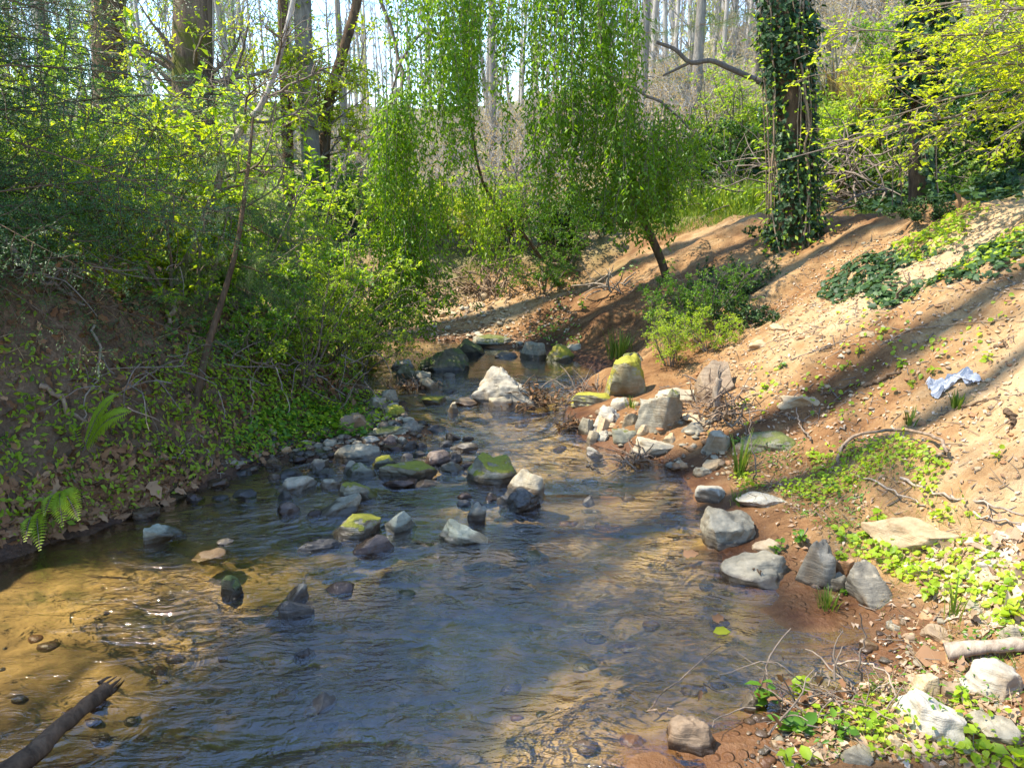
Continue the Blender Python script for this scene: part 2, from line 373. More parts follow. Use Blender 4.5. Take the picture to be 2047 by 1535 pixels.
bg = nd(nt, 'ShaderNodeBackground', {0: sky.outputs[0], 1: .15}); wo = nt.nodes.new('ShaderNodeOutputWorld'); nt.links.new(bg.outputs[0], wo.inputs[0])
SC.view_settings.view_transform = 'Standard'; SC.view_settings.look = 'None'; SC.view_settings.gamma = 1; SC.view_settings.use_curve_mapping = False
SC.view_settings.exposure = 2.02
SC.cycles.max_bounces = 7; SC.cycles.diffuse_bounces = 3; SC.cycles.glossy_bounces = 3; SC.cycles.transmission_bounces = 4; SC.cycles.transparent_max_bounces = 8
SC.cycles.caustics_reflective = False; SC.cycles.caustics_refractive = False; SC.cycles.sample_clamp_indirect = 6
SC.cycles.use_denoising = True

# ------------------------------------------------------------------ ground sheet
def ground_mat():
    m, nt, out = new_mat('ground_soil')
    P = nd(nt, 'ShaderNodeTexCoord').outputs['Object']
    def A(n): return nd(nt, 'ShaderNodeAttribute', attribute_name=n).outputs['Fac']
    nA = tnoise(nt, P, 1.4, 6, .6, .4); nB = tnoise(nt, P, 9, 6, .65); nC = tnoise(nt, P, 55, 4, .7)
    rot = nd(nt, 'ShaderNodeMapping', {0: P, 2: (0, 0, R(-19)), 3: (1.0, 4.5, 1.5)}).outputs[0]
    nR = tnoise(nt, rot, 2.2, 6, .6, .5)
    # clay of the right bank: orange, drying to pale sand
    f = mth(nt, 'ADD', mth(nt, 'MULTIPLY', nR, .4), mth(nt, 'ADD', mth(nt, 'MULTIPLY', nB, .25), mth(nt, 'ADD', mth(nt, 'MULTIPLY', nC, .2), mth(nt, 'MULTIPLY', A('pale'), .30))))
    clay = ramp(nt, f, [(.34, (.078, .033, .012)), (.49, (.185, .092, .035)), (.62, (.28, .165, .070)), (.81, (.43, .305, .165))])
    pb = nd(nt, 'ShaderNodeTexVoronoi', {'Vector': P, 'Scale': 42}); pebm = mrange(nt, pb.outputs['Distance'], .34, .22)
    pebm = mth(nt, 'MULTIPLY', pebm, mrange(nt, nB, .52, .62))
    clay = mixc(nt, mth(nt, 'MULTIPLY', pebm, .35), clay, mixc(nt, pb.outputs['Color'], (.16, .09, .05), (.55, .45, .33)))
    # stream bed: golden sand with silt, algae and small stones
    fb = mth(nt, 'ADD', mth(nt, 'MULTIPLY', nA, .78), mth(nt, 'MULTIPLY', nB, .22))
    bed = ramp(nt, fb, [(.34, (.09, .065, .026)), (.43, (.20, .135, .048)), (.52, (.33, .225, .08)), (.66, (.46, .33, .14))])
    bed = mixc(nt, mth(nt, 'MULTIPLY', mrange(nt, tnoise(nt, P, 2.6, 4, .6, .6), .52, .66), .75), bed, (.075, .075, .022))
    bv = nd(nt, 'ShaderNodeTexVoronoi', {'Vector': P, 'Scale': 17, 'Randomness': 1.0}); bm = mth(nt, 'MULTIPLY', mrange(nt, bv.outputs['Distance'], .42, .30), mrange(nt, nA, .46, .56))
    bed = mixc(nt, mth(nt, 'MULTIPLY', bm, .3), bed, mixc(nt, bv.outputs['Color'], (.05, .035, .025), (.30, .24, .15)))
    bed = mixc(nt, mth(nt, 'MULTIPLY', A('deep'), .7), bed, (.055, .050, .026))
    # humus of the shaded left bank
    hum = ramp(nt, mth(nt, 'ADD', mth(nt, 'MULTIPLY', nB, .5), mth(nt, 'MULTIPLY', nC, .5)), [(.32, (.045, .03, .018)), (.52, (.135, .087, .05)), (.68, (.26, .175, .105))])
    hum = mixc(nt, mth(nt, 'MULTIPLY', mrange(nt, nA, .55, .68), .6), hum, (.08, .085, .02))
    # woodland floor beyond
    wood = ramp(nt, mth(nt, 'ADD', mth(nt, 'MULTIPLY', nA, .5), mth(nt, 'MULTIPLY', nB, .5)), [(.36, (.055, .075, .02)), (.5, (.16, .15, .06)), (.64, (.33, .26, .16))])
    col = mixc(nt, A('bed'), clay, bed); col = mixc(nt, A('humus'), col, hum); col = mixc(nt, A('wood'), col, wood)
    wet = mth(nt, 'MULTIPLY', A('wet'), 1.0)
    col = mixc(nt, wet, col, mixc(nt, 1.0, col, (.50, .40, .36), 'MULTIPLY'))
    bh = mth(nt, 'ADD', mth(nt, 'MULTIPLY', nB, 1.0), mth(nt, 'ADD', mth(nt, 'MULTIPLY', nC, .35), mth(nt, 'ADD', mth(nt, 'MULTIPLY', pebm, .08), mth(nt, 'MULTIPLY', bm, .4))))
    b = nd(nt, 'ShaderNodeBump', {'Height': bh, 'Strength': mth(nt, 'MULTIPLY_ADD', A('bed'), -.6, .85), 'Distance': .03})
    p = nd(nt, 'ShaderNodeBsdfPrincipled', {'Base Color': col, 'Roughness': mth(nt, 'MULTIPLY_ADD', wet, -.45, .95), 'Specular IOR Level': .25, 'Normal': b.outputs[0]})
    nt.links.new(p.outputs[0], out.inputs[0]); return m
def make_ground():
    ny, nx = TZ.shape
    me = bpy.data.meshes.new('ground'); V = np.stack([TX, TY, TZ], -1).reshape(-1, 3)
    idx = np.arange(ny * nx).reshape(ny, nx)
    Fc = np.stack([idx[:-1, :-1], idx[:-1, 1:], idx[1:, 1:], idx[1:, :-1]], -1).reshape(-1, 4)
    me.vertices.add(len(V)); me.vertices.foreach_set('co', V.ravel().astype(np.float32))
    me.loops.add(Fc.size); me.loops.foreach_set('vertex_index', Fc.ravel().astype(np.int32))
    me.polygons.add(len(Fc)); me.polygons.foreach_set('loop_start', (np.arange(len(Fc)) * 4).astype(np.int32)); me.update(calc_edges=True); me.shade_smooth()
    X, Y, Z = TX, TY, TZ
    n1 = fbm2(X, Y, 1.6, 41, 4); n2 = fbm2((Y - .35 * X) * 2.2, X * .6, 1.0, 44, 4)
    bed = sstep(.005, -.05, Z + n1 * .012)
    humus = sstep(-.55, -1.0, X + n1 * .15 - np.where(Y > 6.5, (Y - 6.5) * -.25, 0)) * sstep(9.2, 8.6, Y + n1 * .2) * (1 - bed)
    wood = np.clip(sstep(9.9, 11.2, Y + n1 * .5 + (X < 1.5) * .4 - sstep(1.5, 4.5, X) * -.2) + sstep(4.6, 5.6, X + n1 * .4) + sstep(-3.2, -4.4, X + n1 * .4), 0, 1) * (1 - humus * (X > -4))
    wet = sstep(.13, .03, Z + n1 * .03) * sstep(9.6, 8.8, Y) * (1 - .92 * bed)
    pale = np.clip(.35 + .55 * sstep(1.6, 3.6, X) * sstep(8, 6, Y) * 1.0 + n2 * .45 + .8 * sstep(9.0, 9.4, Y) * sstep(.6, -.2, X) * sstep(10.5, 9.9, Y), 0, 1.2)
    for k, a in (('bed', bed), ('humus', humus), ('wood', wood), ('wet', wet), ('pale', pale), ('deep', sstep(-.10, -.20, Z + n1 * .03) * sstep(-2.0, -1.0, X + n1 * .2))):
        me.attributes.new(k, 'FLOAT', 'POINT').data.foreach_set('value', a.ravel().astype(np.float32))
    me.materials.append(ground_mat())
    tag(link('ground', me), kind='structure')
make_ground()

# ------------------------------------------------------------------ water
def water_mat():
    m, nt, out = new_mat('stream_water')
    P = nd(nt, 'ShaderNodeTexCoord').outputs['Object']
    s1 = nd(nt, 'ShaderNodeMapping', {0: P, 2: (0, 0, R(18)), 3: (4.2, 9.5, 1)}).outputs[0]
    s2 = nd(nt, 'ShaderNodeMapping', {0: P, 2: (0, 0, R(-12)), 3: (12.0, 25.0, 1)}).outputs[0]
    a = tnoise(nt, s1, 1.0, 4, .55, 1.2); b_ = tnoise(nt, s2, 1.0, 3, .55, .8)
    sep = nd(nt, 'ShaderNodeSeparateXYZ', {0: P})
    calm = mrange(nt, sep.outputs[1], 7.0, 7.8, 1.0, .10)                    # the upper pool is smooth
    leftcalm = mrange(nt, mth(nt, 'ADD', sep.outputs[0], mth(nt, 'MULTIPLY', a, .6)), -1.9, -.9, .28, 1.0)
    h = mth(nt, 'ADD', mth(nt, 'MULTIPLY', a, 1.0), mth(nt, 'MULTIPLY', b_, .40))
    gust = mrange(nt, tnoise(nt, nd(nt, 'ShaderNodeMapping', {0: P, 3: (1.1, 1.9, 1)}).outputs[0], 1.0, 3, .5, .8), .36, .64, .30, 1.25)
    h = mth(nt, 'MULTIPLY', mth(nt, 'MULTIPLY', h, gust), mth(nt, 'MULTIPLY', calm, leftcalm))
    bp = nd(nt, 'ShaderNodeBump', {'Height': h, 'Strength': 1.0, 'Distance': .042}).outputs[0]
    fr = nd(nt, 'ShaderNodeFresnel', {'IOR': 1.5, 'Normal': bp}).outputs[0]
    fr = nd(nt, 'ShaderNodeMath', {0: fr, 1: 2.15}, operation='MULTIPLY', use_clamp=True).outputs[0]
    g = nd(nt, 'ShaderNodeBsdfGlossy', {'Color': (1, 1, 1, 1), 'Roughness': .03, 'Normal': bp})
    t = nd(nt, 'ShaderNodeBsdfTransparent', {'Color': (.96, .92, .80, 1)})
    mx = nd(nt, 'ShaderNodeMixShader', {0: fr, 1: t.outputs[0], 2: g.outputs[0]})
    nt.links.new(mx.outputs[0], out.inputs[0]); return m
mb = MB()
xs = np.linspace(-6.5, 3.0, 96); ys = np.linspace(-6, 9.75, 150); X, Y = np.meshgrid(xs, ys)
i = np.arange(X.size).reshape(X.shape)
mb.add(np.stack([X, Y, .006 * noise2(X, Y, 2.3, 3) * sstep(7.6, 6.8, Y)], -1), np.stack([i[:-1, :-1], i[:-1, 1:], i[1:, 1:], i[1:, :-1]], -1).reshape(-1, 4))
tag(mb.build('water', water_mat()), kind='structure')

# ------------------------------------------------------------------ rocks
def ico(sub):
    b = bmesh.new(); bmesh.ops.create_icosphere(b, subdivisions=sub, radius=1)
    v = np.array([q.co[:] for q in b.verts]); f = np.array([[q.index for q in p.verts] for p in b.faces]); b.free(); return v, f
ICO = {k: ico(k) for k in (3, 4, 5)}
RM = {
 'grey': rock_mat('grey_stone', (.095, .078, .050), (.225, .195, .13), (.38, .335, .235)),
 'greymoss': rock_mat('grey_stone_mossy', (.095, .08, .045), (.22, .19, .12), (.37, .32, .215), moss=.62),
 'moss': rock_mat('moss_covered_stone', (.12, .11, .06), (.22, .20, .11), (.36, .33, .22), moss=.92, mosscol=(.27, .24, .018)),
 'olive': rock_mat('olive_stone', (.08, .075, .045), (.17, .16, .10), (.28, .26, .18), moss=.5, mosscol=(.11, .115, .02)),
 'darkmoss': rock_mat('dark_mossy_stone', (.03, .03, .018), (.07, .065, .035), (.13, .12, .07), moss=.7, mosscol=(.07, .085, .016)),
 'bleach': rock_mat('bleached_stone', (.15, .13, .095), (.31, .275, .205), (.46, .42, .335)),
 'pale': rock_mat('pale_stone', (.16, .13, .08), (.31, .26, .17), (.46, .40, .285)),
 'white': rock_mat('white_stone', (.16, .138, .096), (.30, .265, .195), (.43, .395, .31)),
 'tan': rock_mat('tan_sandstone', (.22, .145, .07), (.38, .27, .145), (.52, .41, .26)),
 'rust': rock_mat('rusty_stone', (.14, .06, .025), (.30, .15, .06), (.42, .26, .13)),
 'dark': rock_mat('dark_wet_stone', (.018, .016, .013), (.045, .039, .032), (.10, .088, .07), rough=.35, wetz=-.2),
 'purple': rock_mat('purple_brown_stone', (.058, .038, .026), (.135, .093, .066), (.24, .18, .13), rough=.55),
 'blue': rock_mat('blue_grey_slate', (.078, .067, .048), (.175, .152, .108), (.31, .272, .195), strata=.6),
 'green': rock_mat('grey_green_slate', (.10, .105, .07), (.22, .23, .165), (.36, .365, .28), strata=.6),
 'brown': rock_mat('brown_bank_stone', (.09, .06, .035), (.19, .13, .075), (.31, .23, .14), rough=.7),
}
def rock_shape(seed, shape='block', apex=0.0, taper=.2, lvl=4):
    V, Fc = ICO[lvl]; p = V.copy(); r = np.random.default_rng(seed)
    o = r.random(3) * 100
    npl, lo, hi = {'block': (11, .50, .80), 'round': (9, .58, .92), 'slab': (10, .55, .85), 'jag': (16, .42, .75), 'wedge': (9, .5, .8)}[shape]
    for _ in range(npl):
        n = norm(r.normal(0, 1, 3)); c = r.uniform(lo, hi)
        p = p - np.maximum(p @ n - c, 0)[:, None] * n * .96
    if shape in ('block', 'slab', 'wedge'):
        c = r.uniform(.42, .6); n = norm(np.array([r.normal(0, .14), r.normal(0, .14), 1])); p = p - np.maximum(p @ n - c, 0)[:, None] * n * .93
    N = norm(p)
    p = p + N * (noise3(p * 1.7 + o) * .12 + noise3(p * 4.1 + o) * .06 + noise3(p * 10 + o) * .024)[:, None]
    if shape == 'jag':
        p = p + N * (np.abs(noise3(p * 3 + o)) * .22 + noise3(p * 7 + o) * .07)[:, None]
    st = noise3(np.stack([p[:, 0] * .6, p[:, 1] * .6, p[:, 2] * 9], -1) + o) * .03; p[:, :2] *= (1 + st)[:, None]
    mn, mx = p.min(0), p.max(0); p = (p - (mn + mx) / 2) / ((mx - mn) / 2)
    k = (p[:, 2] + 1) / 2
    p[:, 0] = p[:, 0] * (1 - taper * k) + apex * k * taper * 1.0
    if apex: p[:, 2] -= np.maximum(0, (p[:, 0] - apex) * np.sign(-apex)) * 0 + .0
    if shape == 'wedge':      # the top slopes away from the apex side
        s = np.clip((p[:, 0] * (1 if apex > 0 else -1) + 1) / 2, 0, 1); p[:, 2] = -1 + (p[:, 2] + 1) * (.28 + .72 * s)
    mn, mx = p.min(0), p.max(0); p = (p - (mn + mx) / 2) / ((mx - mn) / 2)
    return p, Fc
NR = [0]
def rock(px, base, w, h, mat, label, shape='block', apex=0.0, taper=.25, dep=.75, sink=.8, rz=None, name='rock', group='rocks in and beside the stream', cat='rock', water=True, z=0.0, tilt=0.0, bury=0.0):
    NR[0] += 1; seed = NR[0] * 13 + 5; r = np.random.default_rng(seed)
    g = hit(px, base, z, water); g[2] -= z
    zc = proj(g)[2]; s = zc / F; ang = math.atan2(CAMZ - g[2] - z, math.hypot(g[0], g[1]))
    wm = w * s; dm = wm * dep; hm = max(.16 * wm, (h * s - .55 * dm * math.sin(ang)) / math.cos(ang), .012)
    tot = hm * (1 + sink) + .015
    lvl = 5 if w > 85 else (4 if w > 30 else 3)
    p, Fc = rock_shape(seed, shape, apex, taper, lvl)
    p = p * np.array([wm / 2, dm / 2, tot / 2])
    if tilt: c, s_ = math.cos(tilt), math.sin(tilt); p[:, [0, 2]] = np.stack([p[:, 0] * c + p[:, 2] * s_, -p[:, 0] * s_ + p[:, 2] * c], -1)
    a = math.atan2(-g[0], g[1]) * 1.0 + (r.uniform(-.2, .2) if rz is None else rz)
    c, s_ = math.cos(a), math.sin(a); p[:, [0, 1]] = np.stack([p[:, 0] * c - p[:, 1] * s_, p[:, 0] * s_ + p[:, 1] * c], -1)
    p[:, 2] += hm - tot / 2 + z - bury * hm
    b = MB(); b.add(p, Fc); me = b.mesh(name, RM[mat]); me.set_sharp_from_angle(angle=R(42))
    o = link(name, me, None, (g[0], g[1] + dm * .42, g[2]))
    return tag(o, label, cat, group)
ROCKS = [
 # px, base y, width, height, material, label, options  (all as the photograph shows them)
 (712, 924, 102, 46, 'grey', 'large rounded grey boulder with mottled tan flank heading the gravel bar', dict(shape='round', dep=.6)),
 (699, 946, 30, 30, 'grey', 'small banded grey and white rock leaning on the mottled tan flanked boulder', dict(shape='slab', tilt=.5)),
 (716, 955, 66, 36, 'olive', 'smooth olive rock lying just left of the boulder with a moss shoulder', dict(shape='round', dep=.6, tilt=-.25)),
 (765, 934, 56, 28, 'moss', 'long low moss topped rock behind the smooth olive rock', dict(shape='slab', dep=.5, tilt=-.2)),
 (812, 962, 120, 46, 'greymoss', 'wide flat topped boulder with bright moss on its right shoulder', dict(dep=.55, taper=.12)),
 (797, 974, 72, 24, 'purple', 'pinkish flat slab in front of the wide flat topped mossy boulder', dict(shape='slab', dep=.5)),
 (850, 972, 44, 16, 'tan', 'small pale tan cobble right of the pinkish flat slab', dict(shape='round', dep=.6)),
 (585, 984, 88, 38, 'pale', 'pale grey slab with a dark wet right end near the left bank', dict(shape='slab', dep=.6, tilt=-.15)),
 (572, 956, 56, 24, 'dark', 'black rounded wet rock right behind the pale slab by the left bank', dict(shape='round')),
 (546, 960, 26, 18, 'brown', 'small angular brown stone left of the black rounded wet rock', {}),
 (647, 953, 46, 13, 'dark', 'thin flat black stone breaking the surface above the moss tipped grey rock', dict(shape='slab')),
 (660, 978, 46, 26, 'pale', 'whitish wet stone pressed against the left of the moss tipped grey rock', {}),
 (714, 998, 82, 50, 'greymoss', 'grey rock with a bright yellow moss tip sloping right into blue water', dict(shape='wedge', apex=-.3, taper=.3)),
 (567, 1000, 30, 22, 'dark', 'small round dark stone just above the speckled round stone', dict(shape='round')),
 (573, 1028, 48, 32, 'purple', 'speckled round brown stone standing in golden shallows', dict(shape='round')),
 (664, 1032, 108, 52, 'grey', 'big wet grey slab rising to the right, moss along its ridge', dict(shape='wedge', apex=.6, taper=.25, dep=.6)),
 (625, 1033, 36, 18, 'purple', 'small purple wet stone at the low left end of the big wet slab', dict(shape='round')),
 (706, 1074, 100, 60, 'greymoss', 'round shouldered boulder capped with moss beside the triangular green rock', dict(shape='round', dep=.7)),
 (792, 1066, 78, 54, 'green', 'triangular green tinged rock with a dark waterline', dict(taper=.65, dep=.7)),
 (636, 1100, 92, 26, 'dark', 'long low black wet rock in front of the moss capped boulder', dict(shape='round', dep=.4)),
 (742, 1106, 84, 46, 'purple', 'rounded purple brown rock half awash in front of the triangular green rock', dict(shape='round', dep=.7)),
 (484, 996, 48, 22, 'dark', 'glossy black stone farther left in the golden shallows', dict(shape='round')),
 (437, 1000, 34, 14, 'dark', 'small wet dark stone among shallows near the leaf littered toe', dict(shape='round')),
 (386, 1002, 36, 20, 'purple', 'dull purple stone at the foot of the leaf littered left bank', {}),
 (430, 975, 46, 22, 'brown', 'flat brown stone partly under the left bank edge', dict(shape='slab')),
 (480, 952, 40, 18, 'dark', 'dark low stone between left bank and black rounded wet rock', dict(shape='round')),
 (286, 1036, 54, 26, 'brown', 'flat brown grey stone half hidden in leaves at the water edge', dict(shape='slab')),
 (636, 939, 42, 28, 'pale', 'pair like pale lumpy stone in front of the gravel bar', dict(shape='jag')),
 (645, 911, 44, 18, 'olive', 'low olive stone on the gravel bar left of the mottled boulder', dict(shape='slab')),
 (546, 936, 36, 22, 'brown', 'squat brown stone at the inner edge of the gravel bar', {}),
 (597, 922, 48, 20, 'grey', 'wet grey stone beside the leafy sprout on the gravel bar', {}),
 (572, 908, 24, 18, 'tan', 'little tan pebble left of the leafy sprout on the gravel bar', {}),
 (656, 894, 32, 22, 'grey', 'grey stone touching the upper left of the mottled boulder', {}),
 (612, 892, 30, 14, 'grey', 'flat grey stone at the back of the gravel bar under green leaves', dict(shape='slab')),
 (530, 896, 36, 14, 'grey', 'pale flat stone on the dark gravel below the left bank plants', dict(shape='slab')),
 (775, 892, 38, 28, 'purple', 'rounded purple rock behind the striped pale stone', dict(shape='round')),
 (803, 890, 30, 22, 'grey', 'smooth grey rock right of the rounded purple rock', dict(shape='round')),
 (781, 905, 50, 20, 'purple', 'flat purple grey slab in front of the rounded purple rock', dict(shape='slab')),
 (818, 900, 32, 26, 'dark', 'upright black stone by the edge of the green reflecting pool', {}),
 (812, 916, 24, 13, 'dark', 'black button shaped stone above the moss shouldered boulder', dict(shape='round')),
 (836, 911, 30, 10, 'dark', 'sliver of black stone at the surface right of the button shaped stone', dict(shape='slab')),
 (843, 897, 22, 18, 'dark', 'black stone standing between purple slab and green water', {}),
 (876, 928, 60, 36, 'purple', 'broad dark purple rock left of the main moss topped boulder', dict(shape='round')),
 (740, 886, 38, 16, 'white', 'white speckled striped stone lying on top of the gravel bar', dict(shape='slab')),
 (640, 876, 64, 30, 'darkmoss', 'dark mossy rock tucked under the left bank leaves', dict(shape='round')),
 (706, 866, 74, 50, 'brown', 'shaded brown boulder under the overhanging left bank shrub', {}),
 (768, 872, 92, 18, 'olive', 'long flat olive slab behind the rounded purple rock', dict(shape='slab', dep=.4)),
 (823, 862, 48, 26, 'blue', 'dark blue wet rock at the upstream end of the gravel bar', dict(shape='round')),
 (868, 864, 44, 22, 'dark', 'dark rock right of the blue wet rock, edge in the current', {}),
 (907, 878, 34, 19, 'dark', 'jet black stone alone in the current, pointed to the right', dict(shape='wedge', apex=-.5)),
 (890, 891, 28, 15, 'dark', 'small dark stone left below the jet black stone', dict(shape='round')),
 (927, 901, 58, 20, 'blue', 'long smooth bluish dark stone below the jet black stone', dict(shape='round', dep=.5)),
 (934, 880, 26, 11, 'dark', 'low dark stone right of the jet black stone', dict(shape='slab')),
 (906, 925, 36, 25, 'dark', 'dark angular stone between purple rock and moss topped boulder', {}),
 (901, 943, 54, 24, 'grey', 'rounded bluish grey stone with a tan end, half under water', dict(shape='round')),
 (931, 934, 30, 10, 'purple', 'thin flat purple stone touching the moss topped boulder from behind', dict(shape='slab')),
 (986, 966, 114, 64, 'greymoss', 'main pale boulder with mossy domed top in midstream', dict(shape='round', apex=-.25, taper=.3, dep=.62)),
 (1052, 990, 78, 54, 'pale', 'pale smooth rock leaning on the right of the main domed boulder', dict(shape='round', apex=-.1, taper=.15)),
 (1036, 1026, 94, 52, 'dark', 'craggy black rock in front of the two pale midstream boulders', dict(shape='jag', taper=.3, apex=.2)),
 (928, 998, 30, 17, 'purple', 'small red brown stone left in the riffle below the domed boulder', dict(shape='round')),
 (927, 1013, 30, 17, 'dark', 'small dark stone directly below the red brown riffle stone', dict(shape='round')),
 (981, 1001, 32, 19, 'brown', 'small brown stone close to the craggy black rock', dict(shape='round')),
 (956, 1014, 28, 14, 'dark', 'dark cobble behind the tilted blue grey shard', dict(shape='round')),
 (953, 1042, 42, 36, 'blue', 'tilted blue grey shard left of the craggy black rock', dict(shape='slab', apex=-.5, taper=.5, tilt=.35)),
 (928, 1088, 110, 58, 'green', 'grey green wedge of slate sloping to the right in blue rippled water', dict(shape='wedge', apex=-.8, taper=.1, dep=.5, sink=.45)),
 (1178, 1004, 26, 13, 'dark', 'lone dark stone awash right of midstream', dict(shape='round')),
 (1192, 914, 38, 22, 'white', 'white topped stone standing in water before the right rock pile', dict(shape='wedge', apex=-.4)),
 (1012, 812, 136, 80, 'bleach', 'big bleached boulder with knobbly crest in the middle of the stream', dict(shape='jag', apex=-.2, taper=.12, dep=.6, sink=.5)),
 (1002, 814, 58, 26, 'pale', 'low pale rock against the foot of the big bleached boulder', dict(shape='slab')),
 (905, 826, 24, 24, 'pale', 'small pointed pale stone left below the big bleached boulder', dict(taper=.7)),
 (930, 812, 52, 16, 'brown', 'flat wet brown slab leading from bleached boulder to pointed stone', dict(shape='slab')),
 (866, 809, 52, 17, 'greymoss', 'flat stone with green edge left of the bleached boulder', dict(shape='slab')),
 (900, 786, 34, 10, 'dark', 'thin wet dark stone in the riffle above the green edged flat stone', dict(shape='slab')),
 (778, 803, 34, 26, 'grey', 'grey stone at the left edge of the riffle', {}),
 (753, 820, 38, 26, 'pale', 'pale lichened stone under the left bank sprays', {}),
 (788, 834, 40, 24, 'moss', 'moss and clover covered stone on the left shore', {}),
 (817, 848, 38, 18, 'pale', 'pale flat stone right below the clover covered stone', dict(shape='slab')),
 (862, 779, 50, 28, 'tan', 'tan rock with shaded right face at the pool outlet', dict(shape='wedge', apex=-.2)),
 (843, 764, 36, 24, 'grey', 'grey slab leaning behind the tan rock at the pool outlet', dict(shape='slab', tilt=.3)),
 (820, 757, 74, 30, 'olive', 'sloping olive slab on the left of the pool outlet', dict(shape='wedge', apex=-.3)),
 (805, 737, 48, 20, 'white', 'white lumpy rock at the top of the sloping olive slab', dict(shape='jag')),
 (897, 754, 26, 9, 'white', 'tiny white stone by the pool below the dark mossy boulder', dict(shape='round')),
 (885, 742, 104, 50, 'darkmoss', 'large dark mossy boulder at the upper pool under the willow tip', dict(shape='round', dep=.6, taper=.2)),
 (940, 711, 80, 34, 'darkmoss', 'dark rock sloping down to the right behind the large mossy boulder', dict(shape='wedge', apex=-.6)),
 (1066, 718, 54, 36, 'grey', 'grey rounded boulder on the far side of the upper pool', dict(shape='round')),
 (1120, 722, 62, 36, 'moss', 'squat rock with yellow moss at the far right corner of the upper pool', dict(shape='round')),
 (1012, 717, 48, 8, 'dark', 'dark flat stone lying in the upper pool before the grey boulder', dict(shape='slab')),
 (1150, 700, 44, 14, 'pale', 'pale flat stone above the squat yellow mossed rock', dict(shape='slab')),
 (1254, 797, 82, 90, 'moss', 'tall boulder wrapped in yellow moss on the right shore', dict(apex=.1, taper=.4, dep=.6, sink=.4)),
 (1220, 786, 34, 44, 'moss', 'slim mossy rock behind left of the tall moss wrapped boulder', dict(shape='wedge', apex=.5, taper=.3)),
 (1264, 728, 54, 26, 'olive', 'olive rock peeping out behind the tall moss wrapped boulder', {}),
 (1190, 808, 96, 26, 'moss', 'low ledge of mossy rock reaching into the stream', dict(shape='slab', dep=.5)),
 (1318, 864, 94, 80, 'grey', 'big squared grey block on top of the right rock pile', dict(dep=.6, taper=.12, shape='block')),
 (1370, 806, 118, 32, 'pale', 'long bleached rock lying behind the big squared block', dict(dep=.4, shape='round')),
 (1345, 816, 36, 40, 'olive', 'upright mossy rock wedged behind the big squared block', dict(taper=.5)),
 (1313, 914, 110, 44, 'pale', 'thick pale slab at the foot of the big squared block', dict(shape='slab', dep=.6)),
 (1256, 886, 54, 44, 'olive', 'dark leaning slab left of the thick pale slab', dict(shape='slab', tilt=-.5)),
 (1215, 851, 62, 42, 'white', 'white crusted rock on the left of the rock pile', dict(shape='jag')),
 (1178, 867, 42, 34, 'grey', 'grey triangular rock at the left tip of the rock pile', dict(taper=.6)),
 (1208, 862, 32, 32, 'tan', 'tan rock between white crusted rock and triangular rock', {}),
 (1212, 880, 44, 22, 'white', 'heap like white stone low on the left of the rock pile', dict(shape='jag')),
 (1186, 888, 26, 30, 'pale', 'narrow pale upright stone at the waterline of the rock pile', dict(taper=.6)),
 (1342, 887, 32, 22, 'tan', 'tan cobble sitting on the thick pale slab', {}),
 (1388, 870, 44, 28, 'blue', 'blue grey slab leaning right of the big squared block', dict(shape='slab', tilt=.5)),
 (1436, 906, 64, 50, 'pale', 'pale angular rock with sharp crest right of the rock pile', dict(taper=.5, apex=.3)),
 (1412, 850, 86, 24, 'tan', 'flat tan rock above the blue grey leaning slab', dict(shape='slab')),
 (1362, 932, 28, 12, 'tan', 'reddish tan flat cobble behind the brown cobble at the shore', dict(shape='slab')),
 (1368, 940, 32, 16, 'rust', 'brown rounded cobble on the shore under the pale angular rock', dict(shape='round')),
 (1408, 952, 40, 20, 'grey', 'grey flat cobble at the waterline right of the brown cobble', dict(shape='slab')),
 (1434, 940, 54, 24, 'tan', 'buff flat stone beneath the strappy grass tuft', dict(shape='slab')),
 (1428, 1008, 68, 42, 'white', 'chalk white rock at the water edge below the grass tuft', dict(taper=.1)),
 (1532, 1014, 112, 18, 'white', 'long white rock edge half buried in creeping plants', dict(shape='slab', dep=.4)),
 (1464, 1095, 110, 78, 'grey', 'large grey rock tapering down to a point at the waterline', dict(shape='slab', dep=.95, taper=-.2, tilt=.0)),
 (1525, 1174, 152, 66, 'grey', 'broad flat topped grey stone with a twig lying on it', dict(shape='slab', dep=.6, taper=.08)),
 (1634, 1174, 82, 96, 'blue', 'steep pointed blue grey rock beside the broad flat stone', dict(apex=.5, taper=.6, dep=.6, shape='block')),
 (1766, 1212, 128, 84, 'blue', 'sloping blue grey boulder, highest at its left, on wet red mud', dict(shape='wedge', apex=-.7, taper=.25, dep=.6)),
 (1674, 1184, 48, 38, 'grey', 'small grey stone leaning at the foot of the pointed rock', dict(apex=.3, taper=.4)),
 (1690, 1156, 42, 42, 'rust', 'rusty orange stone behind the pointed blue grey rock', {}),
 (1540, 1110, 66, 32, 'tan', 'tan stone behind the broad flat topped grey stone', dict(shape='slab')),
 (1845, 1102, 208, 62, 'tan', 'long orange tan boulder lying on the right bank', dict(dep=.4, taper=.1, apex=.0)),
 (1874, 1478, 138, 84, 'white', 'sharp edged white slab in the lower right corner stones', dict(shape='slab', dep=.75, tilt=.12)),
 (1856, 1402, 66, 58, 'tan', 'honey coloured chunky stone above the sharp edged white slab', dict(dep=.7)),
 (1908, 1404, 46, 44, 'brown', 'brown grainy stone right of the honey coloured stone', {}),
 (1994, 1398, 138, 84, 'white', 'big smooth whitish rock below the pale log', dict(shape='round', dep=.7, apex=.4, taper=.3)),
 (2002, 1486, 110, 54, 'grey', 'pale grey slab in the corner right of the white slab', dict(shape='slab')),
 (1894, 1282, 76, 26, 'brown', 'flat embedded stone in wet mud left of the pale log', dict(shape='slab', bury=.3)),
